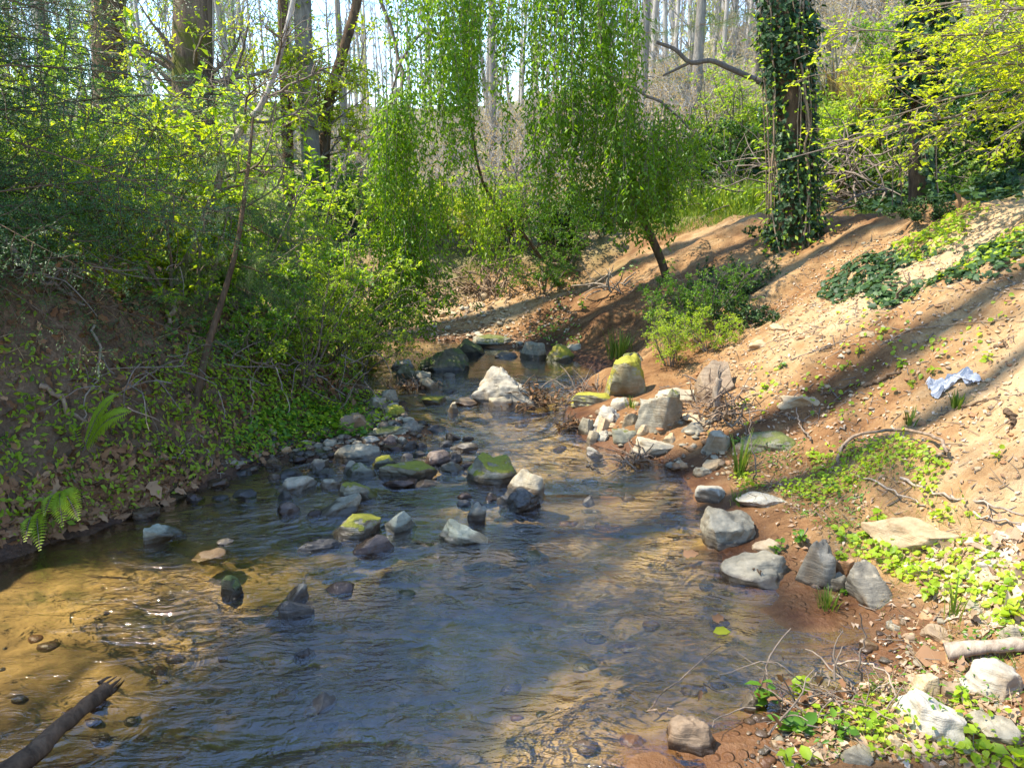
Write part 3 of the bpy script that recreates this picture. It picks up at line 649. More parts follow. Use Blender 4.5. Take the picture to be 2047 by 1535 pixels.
 (2028, 1290, 46, 42, 'grey', 'grey stone cut by the frame above the pale log', {}),
 (1396, 1508, 124, 68, 'brown', 'brown lumpy rock in the wet sand near the lower middle', dict(shape='round', apex=-.5, taper=.3, dep=.5)),
 (1172, 1498, 54, 18, 'brown', 'pebble brown stone just awash at the lower edge', dict(shape='round', bury=.4)),
 (1270, 1492, 60, 16, 'rust', 'reddish low stone under thin water near the lower edge', dict(shape='round', bury=.4)),
 (1620, 810, 128, 44, 'tan', 'pale sandstone slab set flush into the clay slope', dict(shape='slab', dep=.5, bury=.5)),
 (1558, 900, 136, 48, 'olive', 'olive tan domed rock at the foot of the clay slope', dict(shape='round', dep=.6, bury=.25)),
 (1440, 792, 92, 84, 'brown', 'ochre rounded boulder half buried under the bank shrub', dict(shape='round', bury=.15)),
 (1523, 696, 44, 20, 'tan', 'small tan stone high on the clay slope right of the shrub', dict(bury=.2)),
 (1566, 660, 50, 16, 'tan', 'buried tan stone below the dark ivy patch', dict(shape='slab', bury=.3)),
 (1740, 672, 34, 14, 'tan', 'pale chip of stone in mid slope', dict(shape='slab', bury=.2)),
 (1980, 1146, 44, 28, 'white', 'white stone among dry leaves at the right edge', {}),
 (1975, 1176, 44, 26, 'tan', 'tan stone under the white stone at the right edge', {}),
 (322, 1080, 88, 46, 'green', 'pale wedge shaped rock by itself off the left bank', dict(shape='wedge', apex=-.6, taper=.2, dep=.5)),
 (446, 1088, 34, 12, 'white', 'small white chip awash right of the pale wedge rock', dict(shape='slab')),
 (412, 1118, 74, 20, 'tan', 'submerged tan stone glowing in sunlit shallows', dict(shape='round', bury=.55)),
 (460, 1192, 44, 44, 'darkmoss', 'small dark green moss ball of a rock in the shallows', dict(shape='round')),
 (564, 1216, 92, 56, 'blue', 'grey flat rock barely out of the blue water', dict(shape='wedge', apex=.5, bury=.35)),
 (588, 1234, 72, 38, 'dark', 'wet dark elongated rock tilted against the grey flat rock', dict(shape='round', dep=.4, tilt=-.35)),
 (674, 1186, 60, 28, 'purple', 'dull stone just under water right of the grey flat rock', dict(shape='round', bury=.4)),
 (634, 1424, 70, 26, 'dark', 'black stone splitting the current in the near stream', dict(shape='wedge', apex=.4)),
 (604, 1312, 50, 26, 'dark', 'dark stone just under the surface in the near stream', dict(shape='jag', bury=.4)),
 (810, 1190, 40, 14, 'darkmoss', 'weedy stone awash under the blue ripples', dict(shape='round', bury=.4)),
 (1070, 1116, 60, 18, 'darkmoss', 'green weedy stone below the craggy black rock', dict(shape='round', bury=.5)),
 (890, 634, 44, 18, 'tan', 'yellowish sandstone block on the far beach', dict(shape='slab')),
 (836, 626, 62, 22, 'tan', 'long yellowish rock under the far cut bank', dict(shape='slab')),
 (944, 622, 50, 18, 'tan', 'buff rock at the right end of the far beach rocks', dict(shape='slab')),
 (742, 668, 50, 22, 'tan', 'angular tan rock at the left end of the far beach', {}),
 (960, 600, 40, 18, 'tan', 'buff rock lodged in the far cut bank', {}),
 (985, 690, 90, 14, 'olive', 'mossy flat rock sheet at the far pool edge', dict(shape='slab', dep=.5)),
 (1742, 1300, 40, 22, 'tan', 'buff stone on the wet shore above the large curled oak leaf', {}),
 (1790, 1262, 34, 18, 'grey', 'small grey stone on red mud below the sloping blue grey boulder', {}),
 (1960, 1235, 52, 30, 'grey', 'grey stone among dry leaves above the embedded flat stone', {}),
 (1855, 1240, 30, 16, 'rust', 'small rusty stone below the lime leaved clump', {}),
 (1795, 1500, 60, 34, 'tan', 'tan stone left of the foot of the sharp edged white slab', {}),
 (1720, 1530, 66, 34, 'grey', 'grey stone at the lower edge among creeping plants', dict(shape='slab')),
 (1850, 1530, 54, 26, 'brown', 'brown stone at the lower edge below the white slab', {}),
 (1930, 1440, 40, 24, 'rust', 'rusty chip right beside the sharp edged white slab', {}),
 (1640, 1515, 50, 24, 'brown', 'flat brown stone in sand below the twig heap', dict(shape='slab')),
 (1505, 1420, 46, 30, 'pale', 'pale upright stone at the water edge beside the tallest seedling', dict(taper=.4)),
 (1560, 1500, 34, 16, 'tan', 'small tan stone in wet sand left of the scallop leaved seedling', {}),
 (1905, 1325, 36, 22, 'tan', 'small tan stone touching the left end of the pale log', {}),
 (1965, 1340, 30, 18, 'rust', 'reddish pebble stone under the pale log', {}),
 (1640, 1180, 36, 20, 'brown', 'brown stone sunk in red mud before the pointed rock', dict(bury=.2)),
 (1485, 905, 36, 20, 'tan', 'tan stone right of the pale angular rock', {}),
 (1290, 870, 34, 24, 'tan', 'tan stone jammed under the left of the squared block', {}),
 (1240, 820, 40, 26, 'pale', 'pale stone at the back of the rock pile beside the moss ledge', {}),
 (1265, 850, 40, 28, 'grey', 'grey stone directly left of the squared block', {}),
 (1480, 1075, 40, 18, 'tan', 'tan stone at the right flank of the large tapering grey rock', {}),
]
for (px, by, w, h, mt, lab, kw) in ROCKS:
    if px < 930 and 840 < by < 1120: h *= .84      # flat, half sunk stones of the bar
    rock(px, by, w, h, mt, lab, **kw)

# loose cobbles and pebbles that nobody could count
def gravel(name, label, poly, n, smin, smax, mats, seed, cat='gravel'):
    r = np.random.default_rng(seed); b = MB(); V, Fc = ICO[3]
    b0 = bmesh.new(); bmesh.ops.create_icosphere(b0, subdivisions=2, radius=1)
    V = np.array([q.co[:] for q in b0.verts]); Fc = np.array([[q.index for q in p.verts] for p in b0.faces]); b0.free()
    for P in scatter(poly, n, r):
        s = smin * (smax / smin) ** (r.random() ** 2.2)
        o = r.random(3) * 50
        p = V + norm(V) * (noise3(V * 1.6 + o) * .35)[:, None]
        p = p * np.array([1, r.uniform(.6, 1), r.uniform(.35, .7)]) * s
        a = r.uniform(0, 6.28); p[:, [0, 1]] = p[:, [0, 1]] @ np.array([[math.cos(a), math.sin(a)], [-math.sin(a), math.cos(a)]])
        b.add(p + P + np.array([0, 0, s * .12]), Fc, r.random(), int(r.integers(0, len(mats))))
    return tag(b.build(name, mats), label, cat, None, 'stuff')
def inpoly(x, y, poly):
    poly = np.asarray(poly, float); res = np.zeros(len(x), bool); j = len(poly) - 1
    for i in range(len(poly)):
        xi, yi = poly[i]; xj, yj = poly[j]
        res ^= ((yi > y) != (yj > y)) & (x < (xj - xi) * (y - yi) / (yj - yi + 1e-12) + xi); j = i
    return res
def scatter(poly, n, r=rng, water=False):
    """n points on the ground inside the stretch of land whose outline the photograph shows"""
    C = np.array([hit(px, py, 0, False) for px, py in poly]); lo, hi = C.min(0), C.max(0); W = C[:, :2]
    out = []; tot = 0
    for _ in range(60):
        x = r.uniform(lo[0], hi[0], n * 2); y = r.uniform(lo[1], hi[1], n * 2)
        k = inpoly(x, y, W); x, y = x[k], y[k]; z = H(x, y)
        if not water: q = z > .0; x, y, z = x[q], y[q], z[q]
        out.append(np.stack([x, y, z], -1)); tot += len(x)
        if tot >= n: break
    return np.vstack(out)[:n]
GM = [RM[k] for k in ('grey', 'brown', 'purple', 'pale', 'tan')]
gravel('gravel', 'dark wet gravel of the bar below the left bank', [(440, 935), (470, 885), (600, 865), (760, 850), (860, 845), (880, 905), (760, 930), (560, 950)], 520, .008, .05, [RM[k] for k in ('grey', 'brown', 'purple', 'dark', 'pale')], 3)
gravel('gravel', 'small stones along the left shore of the riffle', [(700, 770), (780, 735), (850, 770), (800, 850), (730, 860)], 200, .01, .055, GM, 4)
gravel('gravel', 'small stones and grit of the lower right shore', [(1500, 1400), (1700, 1300), (1850, 1180), (2046, 1060), (2046, 1534), (1480, 1534)], 700, .006, .028, [RM[k] for k in ('grey', 'brown', 'rust', 'brown', 'tan')], 5)
gravel('gravel', 'small stones between the right rock pile and the waterline', [(1150, 850), (1230, 800), (1420, 830), (1470, 900), (1480, 960), (1390, 960), (1250, 910)], 240, .01, .05, [RM[k] for k in ('grey', 'tan', 'brown', 'pale', 'rust')], 6)
gravel('gravel', 'light pebbles covering the far beach', [(720, 680), (760, 640), (880, 600), (1010, 610), (1040, 690), (900, 690)], 420, .012, .05, [RM[k] for k in ('tan', 'pale', 'white', 'tan', 'brown')], 7)
gravel('gravel', 'crumbs of clay and stone on the sunny right bank', [(1350, 800), (1500, 620), (1700, 470), (2000, 420), (2046, 700), (2046, 1030), (1700, 900)], 1700, .004, .026, [RM[k] for k in ('rust', 'tan', 'rust', 'brown', 'pale')], 8)
def bedstones():
    r = np.random.default_rng(77); b = MB()
    b0 = bmesh.new(); bmesh.ops.create_icosphere(b0, subdivisions=2, radius=1)
    V = np.array([q.co[:] for q in b0.verts]); Fc = np.array([[q.index for q in p.verts] for p in b0.faces]); b0.free()
    x = r.uniform(-3, 1.5, 700); y = r.uniform(1.9, 8, 700); z = H(x, y); k = (z < -.05) & (fbm2(x, y, 1.1, 61, 2) > -.1); 
    for P in np.stack([x, y, z], -1)[k]:
        s = min(.01 + .06 * r.random() ** 2.5, -P[2] * .8); p = V + norm(V) * (noise3(V * 1.6 + r.random(3) * 50) * .35)[:, None]
        b.add(p * np.array([1, .8, .5]) * s + P, Fc, r.random(), int(r.integers(0, 4)))
    tag(b.build('stream_bed_stones', [RM[k] for k in ('brown', 'olive', 'rust', 'purple')]), 'drowned stones strewn over the golden stream bed', 'gravel', None, 'stuff')
bedstones()

# ------------------------------------------------------------------ plants: materials
LM = {
 'lime': leaf_mat('lime_leaf', (.13, .24, .014), (.26, .39, .02), (.40, .50, .04), .52),
 'yellowgreen': leaf_mat('yellow_green_leaf', (.20, .30, .012), (.34, .43, .018), (.48, .52, .035), .5),
 'mid': leaf_mat('mid_green_leaf', (.05, .13, .010), (.10, .23, .016), (.20, .33, .025), .48, .4, .45),
 'willow': leaf_mat('weeping_leaf', (.075, .16, .008), (.15, .27, .012), (.28, .40, .02), .5, .4, .35),
 'dark': leaf_mat('dark_green_leaf', (.02, .055, .012), (.04, .10, .018), (.08, .17, .028), .3, .35, .5),
 'ivy': leaf_mat('ivy_leaf', (.014, .032, .012), (.034, .075, .022), (.10, .18, .04), .22, .5, .3),
 'hemlock': leaf_mat('hemlock_needle', (.028, .062, .018), (.055, .115, .026), (.19, .31, .04), .36, .45, .4),
 'litter': leaf_mat('dead_leaf', (.08, .042, .022), (.22, .115, .055), (.42, .26, .14), .15, .7, .15),
 'palelitter': leaf_mat('bleached_dead_leaf', (.20, .11, .06), (.38, .26, .16), (.60, .50, .38), .2, .7, .15),
 'straw': leaf_mat('dry_grass', (.20, .13, .06), (.34, .25, .13), (.50, .40, .25), .3, .7, .15),
 'grass': leaf_mat('grass_blade', (.07, .13, .015), (.12, .20, .025), (.24, .28, .05), .4),
}
BK = {
 'oak': bark_mat('oak_bark', (.045, .029, .019), (.19, .135, .09), 5, 6, 1.0, (.10, .10, .02), .5),
 'grey': bark_mat('grey_bark', (.11, .095, .075), (.30, .26, .21), 6, 4, .6),
 'pale': bark_mat('pale_sapling_bark', (.20, .17, .14), (.46, .41, .34), 9, 2, .5, (.12, .13, .06), .4),
 'brown': bark_mat('brown_bark', (.05, .032, .019), (.16, .105, .06), 7, 4, .8),
 'far': bark_mat('weathered_trunk_bark', (.17, .15, .125), (.42, .385, .335), 3, 5, .5),
 'twig': bark_mat('twig_bark', (.10, .075, .055), (.24, .19, .14), 12, 5, .4),
 'deadwood': bark_mat('bleached_wood', (.15, .112, .075), (.42, .34, .25), 8, 8, .5),
 'driftwood': bark_mat('wet_driftwood', (.035, .022, .013), (.15, .095, .055), 7, 8, .8),
 'root': bark_mat('root_bark', (.13, .085, .055), (.36, .26, .17), 12, 6, .5),
}

def paths(p0, d0, L, K, r, up=0.0, jit=.25):
    p0 = np.asarray(p0, float); d = norm(np.asarray(d0, float)); m = len(p0); P = [p0]; L = np.broadcast_to(L, (m,))
    for k in range(K - 1):
        d = norm(d + r.normal(0, jit, (m, 3)) + np.array([0, 0, up])); P.append(P[-1] + d * (L / (K - 1))[:, None])
    return np.stack(P, 1)
def branch_off(P, n, spread, r, t0=.25, t1=1.0, flat=0.0):
    """n side shoots from each path of P [M,K,3]: start points and directions"""
    M, K, _ = P.shape; t = np.sort(r.uniform(t0, t1, (M, n)), 1) * (K - 1); i = np.clip(t.astype(int), 0, K - 2); f = (t - i)[..., None]
    a = P[np.arange(M)[:, None], i]; b = P[np.arange(M)[:, None], i + 1]; s = a * (1 - f) + b * f; D = norm(b - a)
    v = r.normal(0, 1, D.shape); v[..., 2] *= (1 - flat); v = norm(v - (v * D).sum(-1, keepdims=True) * D)
    return s.reshape(-1, 3), norm(D * math.cos(spread) + v * math.sin(spread)).reshape(-1, 3), (t / (K - 1)).reshape(-1)
def taper(M, K, r0, r1): return np.broadcast_to(np.linspace(r0, r1, K), (M, K))
def leaf_on(mb, P, n, L, Wd, r, kind='leaf', mi=1, out=.8, flat=0.0, droop=0.0, var=None, t0=.1):
    M, K, _ = P.shape; t = r.uniform(t0, 1, (M, n)) * (K - 1); i = np.clip(t.astype(int), 0, K - 2); f = (t - i)[..., None]
    a = P[np.arange(M)[:, None], i]; b = P[np.arange(M)[:, None], i + 1]; s = (a * (1 - f) + b * f).reshape(-1, 3); D = norm(b - a).reshape(-1, 3)
    v = r.normal(0, 1, s.shape); v[:, 2] *= (1 - flat); d = norm(D * .5 + norm(v) * out + np.array([0, 0, -droop]))
    N = r.normal(0, .55 * (1 - flat * .6), s.shape) + np.array([0, 0, 1.0])
    m = len(s); q = r.uniform(.6, 1.25, m)
    mb.leaves(s, d, N, L * q, Wd * q, r.random(m) if var is None else np.clip(var + r.normal(0, .22, m), 0, 1), mi, kind)

# ------------------------------------------------------------------ hemlock boughs
def bough_mesh(seed, L=2.4):
    r = np.random.default_rng(seed); b = MB(); t = np.linspace(0, 1, 14)
    ax = np.stack([t * L, .20 * L * np.sin(t * 2.6 + r.uniform(0, 6)) * t, -.20 * L * t ** 1.8 + .03 * L * np.sin(t * 6.5 + r.uniform(0, 6))], -1)
    b.tubes(ax, np.linspace(.009, .0015, 14), 5, 0)
    S, D, Ln = [], [], []
    nb = int(L / .06)
    tt = np.linspace(.06, .99, nb); ap, ad = along(ax, tt)
    sg = np.where(np.arange(nb) % 2 == 0, 1, -1)
    per = np.stack([-ad[:, 1], ad[:, 0], 0 * ad[:, 0]], -1) * sg[:, None]
    bl = L * .30 * (1 - tt) ** .75 * np.minimum(1, .45 + tt * 3) * r.uniform(.55, 1.15, nb) + .06
    keep = r.random(nb) > .12
    d0 = norm(ad * .65 + per + r.normal(0, .2, (nb, 3)))
    BP = paths(ap[keep], d0[keep], bl[keep], 7, r, -.08, .09)
    b.tubes(BP, taper(len(BP), 7, .0034, .0011), 3, 0)
    # twiglets
    TS, TD, TL = [], [], []
    for P, l in zip(BP, bl[keep]):
        n = max(5, int(l / .021)); u = np.linspace(.08, 1, n); p, d = along(P, u); sg2 = np.where(np.arange(n) % 2 == 0, 1, -1)[:, None]
        pr = norm(np.cross(np.array([0, 0, 1.]), d)) * sg2
        TS.append(p); TD.append(norm(d * .8 + pr + r.normal(0, .15, (n, 3)))); TL.append((.055 + .26 * l * (1 - u)) * r.uniform(.6, 1.2, n))
    TS, TD, TL = np.vstack(TS), np.vstack(TD), np.concatenate(TL)
    k = np.maximum(3, (TL / .0048).astype(int)); idx = np.repeat(np.arange(len(TL)), k)
    u = (np.arange(len(idx)) - np.repeat(np.cumsum(k) - k, k) + r.random(len(idx)) * .5) / np.repeat(k, k)
    p = TS[idx] + TD[idx] * (u * TL[idx])[:, None]; p[:, 2] -= .25 * (u * TL[idx]) ** 2 * 6
    side = np.where(r.random(len(idx)) > .5, 1, -1)[:, None]; pr = norm(np.cross(np.array([0, 0, 1.]), TD[idx])) * side
    var = np.clip(r.normal(.32, .16, len(idx)) + (u > .82) * r.uniform(0, .55, len(idx)), 0, 1)
    b.leaves(p, TD[idx] * .7 + pr + r.normal(0, .2, p.shape), r.normal(0, .6, p.shape) + np.array([0, 0, 1]), r.uniform(.012, .019, len(p)), r.uniform(.0036, .0052, len(p)), var, 1, 'needle')
    return b.mesh('bough', [BK['brown'], LM['hemlock']])
BOUGH = [bough_mesh(100 + i) for i in range(4)]
def add_bough(parent, root, tip, sag=1.0, roll=0.0, k=None, tiltin=1.0):
    root = np.asarray(root, float); tip = np.asarray(tip, float); d = tip - root; L = np.linalg.norm(d)
    o = link('bough', BOUGH[int(rng.integers(0, 4)) if k is None else k], parent)
    pl = np.array(parent.location); o.location = tuple(root - pl)
    yaw = math.atan2(d[1], d[0]); pit = -math.asin(np.clip(d[2] / L, -1, 1)) - .15 * sag
    o.rotation_euler = (roll + (.75 if math.cos(yaw) > 0 else -.75) * tiltin, pit, yaw); o.scale = (L / 2.3,) * 3
    return o
def hemlock(base, height, r0, label, boughs, bark='brown', lean=(0, 0), group='hemlocks', path=None, auto=0, zlo=1.2, blen=2.0):
    base = np.asarray(base, float)
    t = thing('hemlock_tree', label, 'tree', base, 0, group); b = MB()
    if path is None: path = [(0, 0, -.3), (lean[0] * .4, lean[1] * .4, height * .45), (lean[0], lean[1], height)]
    P = curve(path, 14); b.tubes(P, np.linspace(r0, r0 * .25, 14), 9, 0, .5)
    b.build('trunk', BK[bark], t)
    for (root, tip) in boughs: add_bough(t, root, tip, 1.0, rng.uniform(-.3, .3))
    for i in range(auto):
        u = (i + .5) / auto; z = zlo + (height - zlo) * u; c = along(P, np.array([z / height]))[0][0] + base
        a = i * 2.4 + rng.uniform(-.4, .4); l = blen * (1 - u * .75) * rng.uniform(.8, 1.15)
        add_bough(t, c, c + np.array([math.cos(a) * l, math.sin(a) * l, -.12 * l]), 1.0, rng.uniform(-.3, .3), None, .3)
    return t
def ground(x, y, dz=0): return np.array([x, y, float(H(x, y)) + dz])

# big dark hemlock on the left bank: its trunk stands just out of view, its boughs sweep into the picture
hb = []
for (rz, tx, ty, Y) in [(2.6, 60, -60, 4.3), (2.7, 250, 20, 4.6), (2.5, 190, 110, 4.2), (2.2, 120, 210, 4.0), (2.1, 330, 260, 4.5), (2.0, 480, 290, 5.0), (1.95, 200, 320, 4.1),
                        (1.8, 380, 370, 4.7), (1.75, 90, 420, 3.9), (1.7, 300, 450, 4.4), (1.6, 440, 480, 4.8), (1.6, 170, 500, 4.0), (1.5, 330, 560, 4.5), (1.45, 60, 560, 3.8), (1.4, 240, 610, 4.3), (1.35, 420, 600, 4.7), (1.3, 130, 660, 3.9),
                        (2.9, 150, -30, 5.2), (2.4, 40, 300, 4.6), (2.5, 260, 180, 5.4), (2.3, 20, 160, 3.9), (2.0, 420, 400, 5.4), (1.9, 250, 400, 5.2), (1.7, 520, 520, 5.4), (2.8, 100, -10, 4.4), (1.6, 60, 640, 4.6), (3.0, 60, -20, 4.2), (2.8, 180, 60, 4.0), (2.6, 120, 130, 4.4), (2.7, 250, -10, 4.4), (2.4, 230, 150, 4.3), (2.5, 30, 60, 3.8), (2.2, 60, 230, 4.3), (2.0, 150, 270, 4.6), (2.15, 250, 250, 3.8), (1.85, 390, 310, 4.2), (1.55, 300, 520, 3.9),  (2.6, 60, 100, 5.2), (1.9, 40, 480, 4.6)]:
    tip = at(tx, ty, Y); hb.append((np.array([-4.4, 4.2 + rng.uniform(-.3, .3), max(rz, tip[2] + .25)]), tip))
big_hem = hemlock(ground(-4.45, 4.2), 11.5, .20, 'dark old hemlock whose drooping boughs fill the upper left over the leaf littered bank', hb, auto=6, zlo=7.5, blen=1.8)
# slim hemlock rooted in the left bank, dark sprays round a thin trunk
pb_ = hit(376, 800, 0, False)
pts = [pb_ + np.array([0, 0, -.2])] + [at(a, b_, pb_[1] + c) for a, b_, c in ((410, 712, .1), (440, 612, .2), (472, 500, .35), (490, 380, .45), (500, 300, .5), (506, 235, .55))]
pth = [p - pb_ for p in pts]
hb = []
for (rx, ry, tx, ty, Y) in [(472, 500, 640, 560, 5.6), (470, 510, 330, 560, 5.4), (455, 560, 590, 640, 5.3), (488, 400, 690, 470, 6.0), (486, 420, 350, 420, 5.6), (478, 460, 610, 430, 6.3), (500, 300, 640, 330, 6.0), (498, 330, 370, 300, 5.9), 
                             (450, 590, 300, 640, 5.0), (492, 360, 560, 400, 5.0), (465, 530, 520, 600, 4.8), (480, 450, 720, 560, 6.4), (470, 520, 700, 640, 6.0)]:
    Yr = pb_[1] + .35; hb.append((at(rx, ry, Yr), at(tx, ty, Y)))
hemlock(pb_, 2.6, .028, 'slim crooked hemlock growing out of the left bank above the gravel bar', hb, path=pth, bark='brown', auto=0)
# tall hemlocks further left along the bank; their shade lies over the middle of the stream
def shade_boughs(tx, ty, targets):
    out = []
    for px, py in [q for p in targets for q in (p, (p[0] + rng.normal(0, 60), p[1] + rng.normal(0, 35)))]:
        g = hit(px, py); t = (g[0] - tx - 1.3) / -tosun[0]; tip = g + tosun * t
        out.append((np.array([tx, ty + (tip[1] - ty) * .35, tip[2] + .25]), tip + norm(tip - np.array([tx, ty, tip[2]])) * .5))
    return out
SHADE = [[(640, 1200), (900, 1170), (700, 1350), (560, 1420), (860, 1330), (1000, 1250), (480, 1500), (700, 1490), (840, 1440), (300, 1430), (200, 1490), (740, 1250), (120, 1360), (380, 1480)],
         [(1120, 1130), (1250, 1080), (1340, 1180), (1220, 1200), (1600, 1150), (1760, 1190), (1560, 1230), (1700, 1240), (820, 1120), (1000, 1100), (1000, 1180)]]
for (x, y, h, lab), tg in zip([(-6.6, .6, 12, 'tall hemlock left of the frame, nearest to the viewer'), (-7.0, 1.9, 13, 'tall hemlock left of the frame, behind the nearest one')], SHADE):
    hemlock(ground(x, y), h, .17, lab, shade_boughs(x, y, tg), auto=4, zlo=7, blen=1.6)

# ------------------------------------------------------------------ broadleaved trees
def trunk_path(base, pts, Y):
    return [np.array(base) + np.array([0, 0, -.3])] + [at(a, b_, y) for (a, b_), y in zip(pts, Y)]
def leafy_tree(name, label, base, pts, r0, r1, bark, leaf, nl, L, Wd, limbs=10, ll=1.6, lvl2=7, lvl3=5, seed=1, flat=.3, up=.05, t1=1.0, extra=None, leaves=True, group='trees', t0=.3, kind='leaf', nside=10, part='crown', bump=0.0, down=0.0):
    r = np.random.default_rng(seed); base = np.asarray(base, float); t = thing(name, label, 'tree', base, 0, group)
    P = curve([np.asarray(p) - base for p in pts], 22); b = MB()
    Rr = np.linspace(r0, r1, 22)
    Rr[:3] *= np.array([1.35, 1.15, 1.05])
    b.tubes(P, Rr, nside, 0); b.build('trunk', BK[bark], t)
    c = MB(); s, d, tt = branch_off(P[None], limbs, 1.0, r, t0, t1, flat * .5)
    B1 = paths(s, d, ll * r.uniform(.6, 1.2, len(s)) * (1.15 - .6 * tt), 9, r, up, .16); c.tubes(B1, taper(len(B1), 9, max(r1 * .22, .012), .004), 5, 0)
    s, d, tt = branch_off(B1, lvl2, .85, r, .2, 1, flat); B2 = paths(s, d, ll * .42 * r.uniform(.5, 1.2, len(s)) * (1.1 - .5 * tt), 7, r, up * .6 - down, .2); c.tubes(B2, taper(len(B2), 7, .006, .002), 4, 0)
    s, d, tt = branch_off(B2, lvl3, .8, r, .2, 1, flat); B3 = paths(s, d, ll * .18 * r.uniform(.5, 1.2, len(s)), 5, r, -down, .2); c.tubes(B3, taper(len(B3), 5, .003, .0012), 3, 0)
    if leaves: leaf_on(c, B3, nl, L, Wd, r, kind, 1, .9, flat)
    c.build(part, [BK['twig'], LM[leaf]], t)
    return t
def pth_at(pts, Y): return [at(a, b_, y) for (a, b_), y in zip(pts, Y if hasattr(Y, '__len__') else [Y] * len(pts))]
def base_at(px, Y): p = at(px, 500, Y); return ground(p[0], Y)

b_ = base_at(395, 10.9)
leafy_tree('oak_tree', 'thick trunked oak with furrowed bark and a broken knot, upper left behind the hemlock boughs', b_, [b_ + [0, 0, -.3]] + pth_at([(398, 330), (388, 200), (384, 90), (386, -60), (380, -500), (390, -1100)], 10.9), .31, .18, 'oak', 'yellowgreen', 3, .06, .03, limbs=13, ll=1.9, seed=21, t0=.26, t1=.42, nside=14)
b_ = base_at(225, 11.5)
leafy_tree('pine_tree', 'reddish straight trunk far left glimpsed through hemlock sprays', b_, [b_ + [0, 0, -.3]] + pth_at([(222, 240), (218, 60), (216, -400), (212, -1000)], 11.5), .26, .16, 'brown', 'mid', 2, .06, .025, limbs=10, ll=2.2, seed=22, t0=.6)
b_ = base_at(575, 12.2)
leafy_tree('slim_tree', 'thin dark trunk, left one of the cluster of stems in the left middle', b_, [b_ + [0, 0, -.3]] + pth_at([(578, 420), (572, 200), (566, 60), (560, -300), (540, -800)], 12.2), .10, .06, 'brown', 'yellowgreen', 6, .06, .03, limbs=10, ll=1.1, seed=23, t0=.3, t1=.52)
b_ = base_at(630, 11.6)
leafy_tree('slim_tree', 'grey trunk in the middle of the cluster of stems in the left middle', b_, [b_ + [0, 0, -.3]] + pth_at([(628, 430), (618, 250), (606, 60), (600, -300), (590, -800)], 11.6), .15, .10, 'grey', 'yellowgreen', 7, .06, .03, limbs=12, ll=1.1, seed=24, t0=.3, t1=.52)
b_ = base_at(655, 11.9)
leafy_tree('slim_tree', 'stem bending to the right, right one of the cluster of stems in the left middle', b_, [b_ + [0, 0, -.3]] + pth_at([(652, 430), (648, 320), (658, 200), (690, 90), (722, -40), (770, -400)], 11.9), .10, .055, 'brown', 'yellowgreen', 7, .06, .03, limbs=12, ll=1.1, seed=25, t0=.34, t1=.58)
b_ = hit(326, 655, 0, False)
leafy_tree('sapling', 'pale crooked sapling leaning right across the left middle of the view', b_, [b_ + [0, 0, -.2]] + pth_at([(352, 580), (382, 505), (412, 430), (436, 368), (447, 322), (486, 252), (524, 209), (560, 110), (600, -60)], 5.9), .040, .016, 'pale', 'mid', 1, .03, .014, limbs=9, ll=.8, seed=26, nside=9)

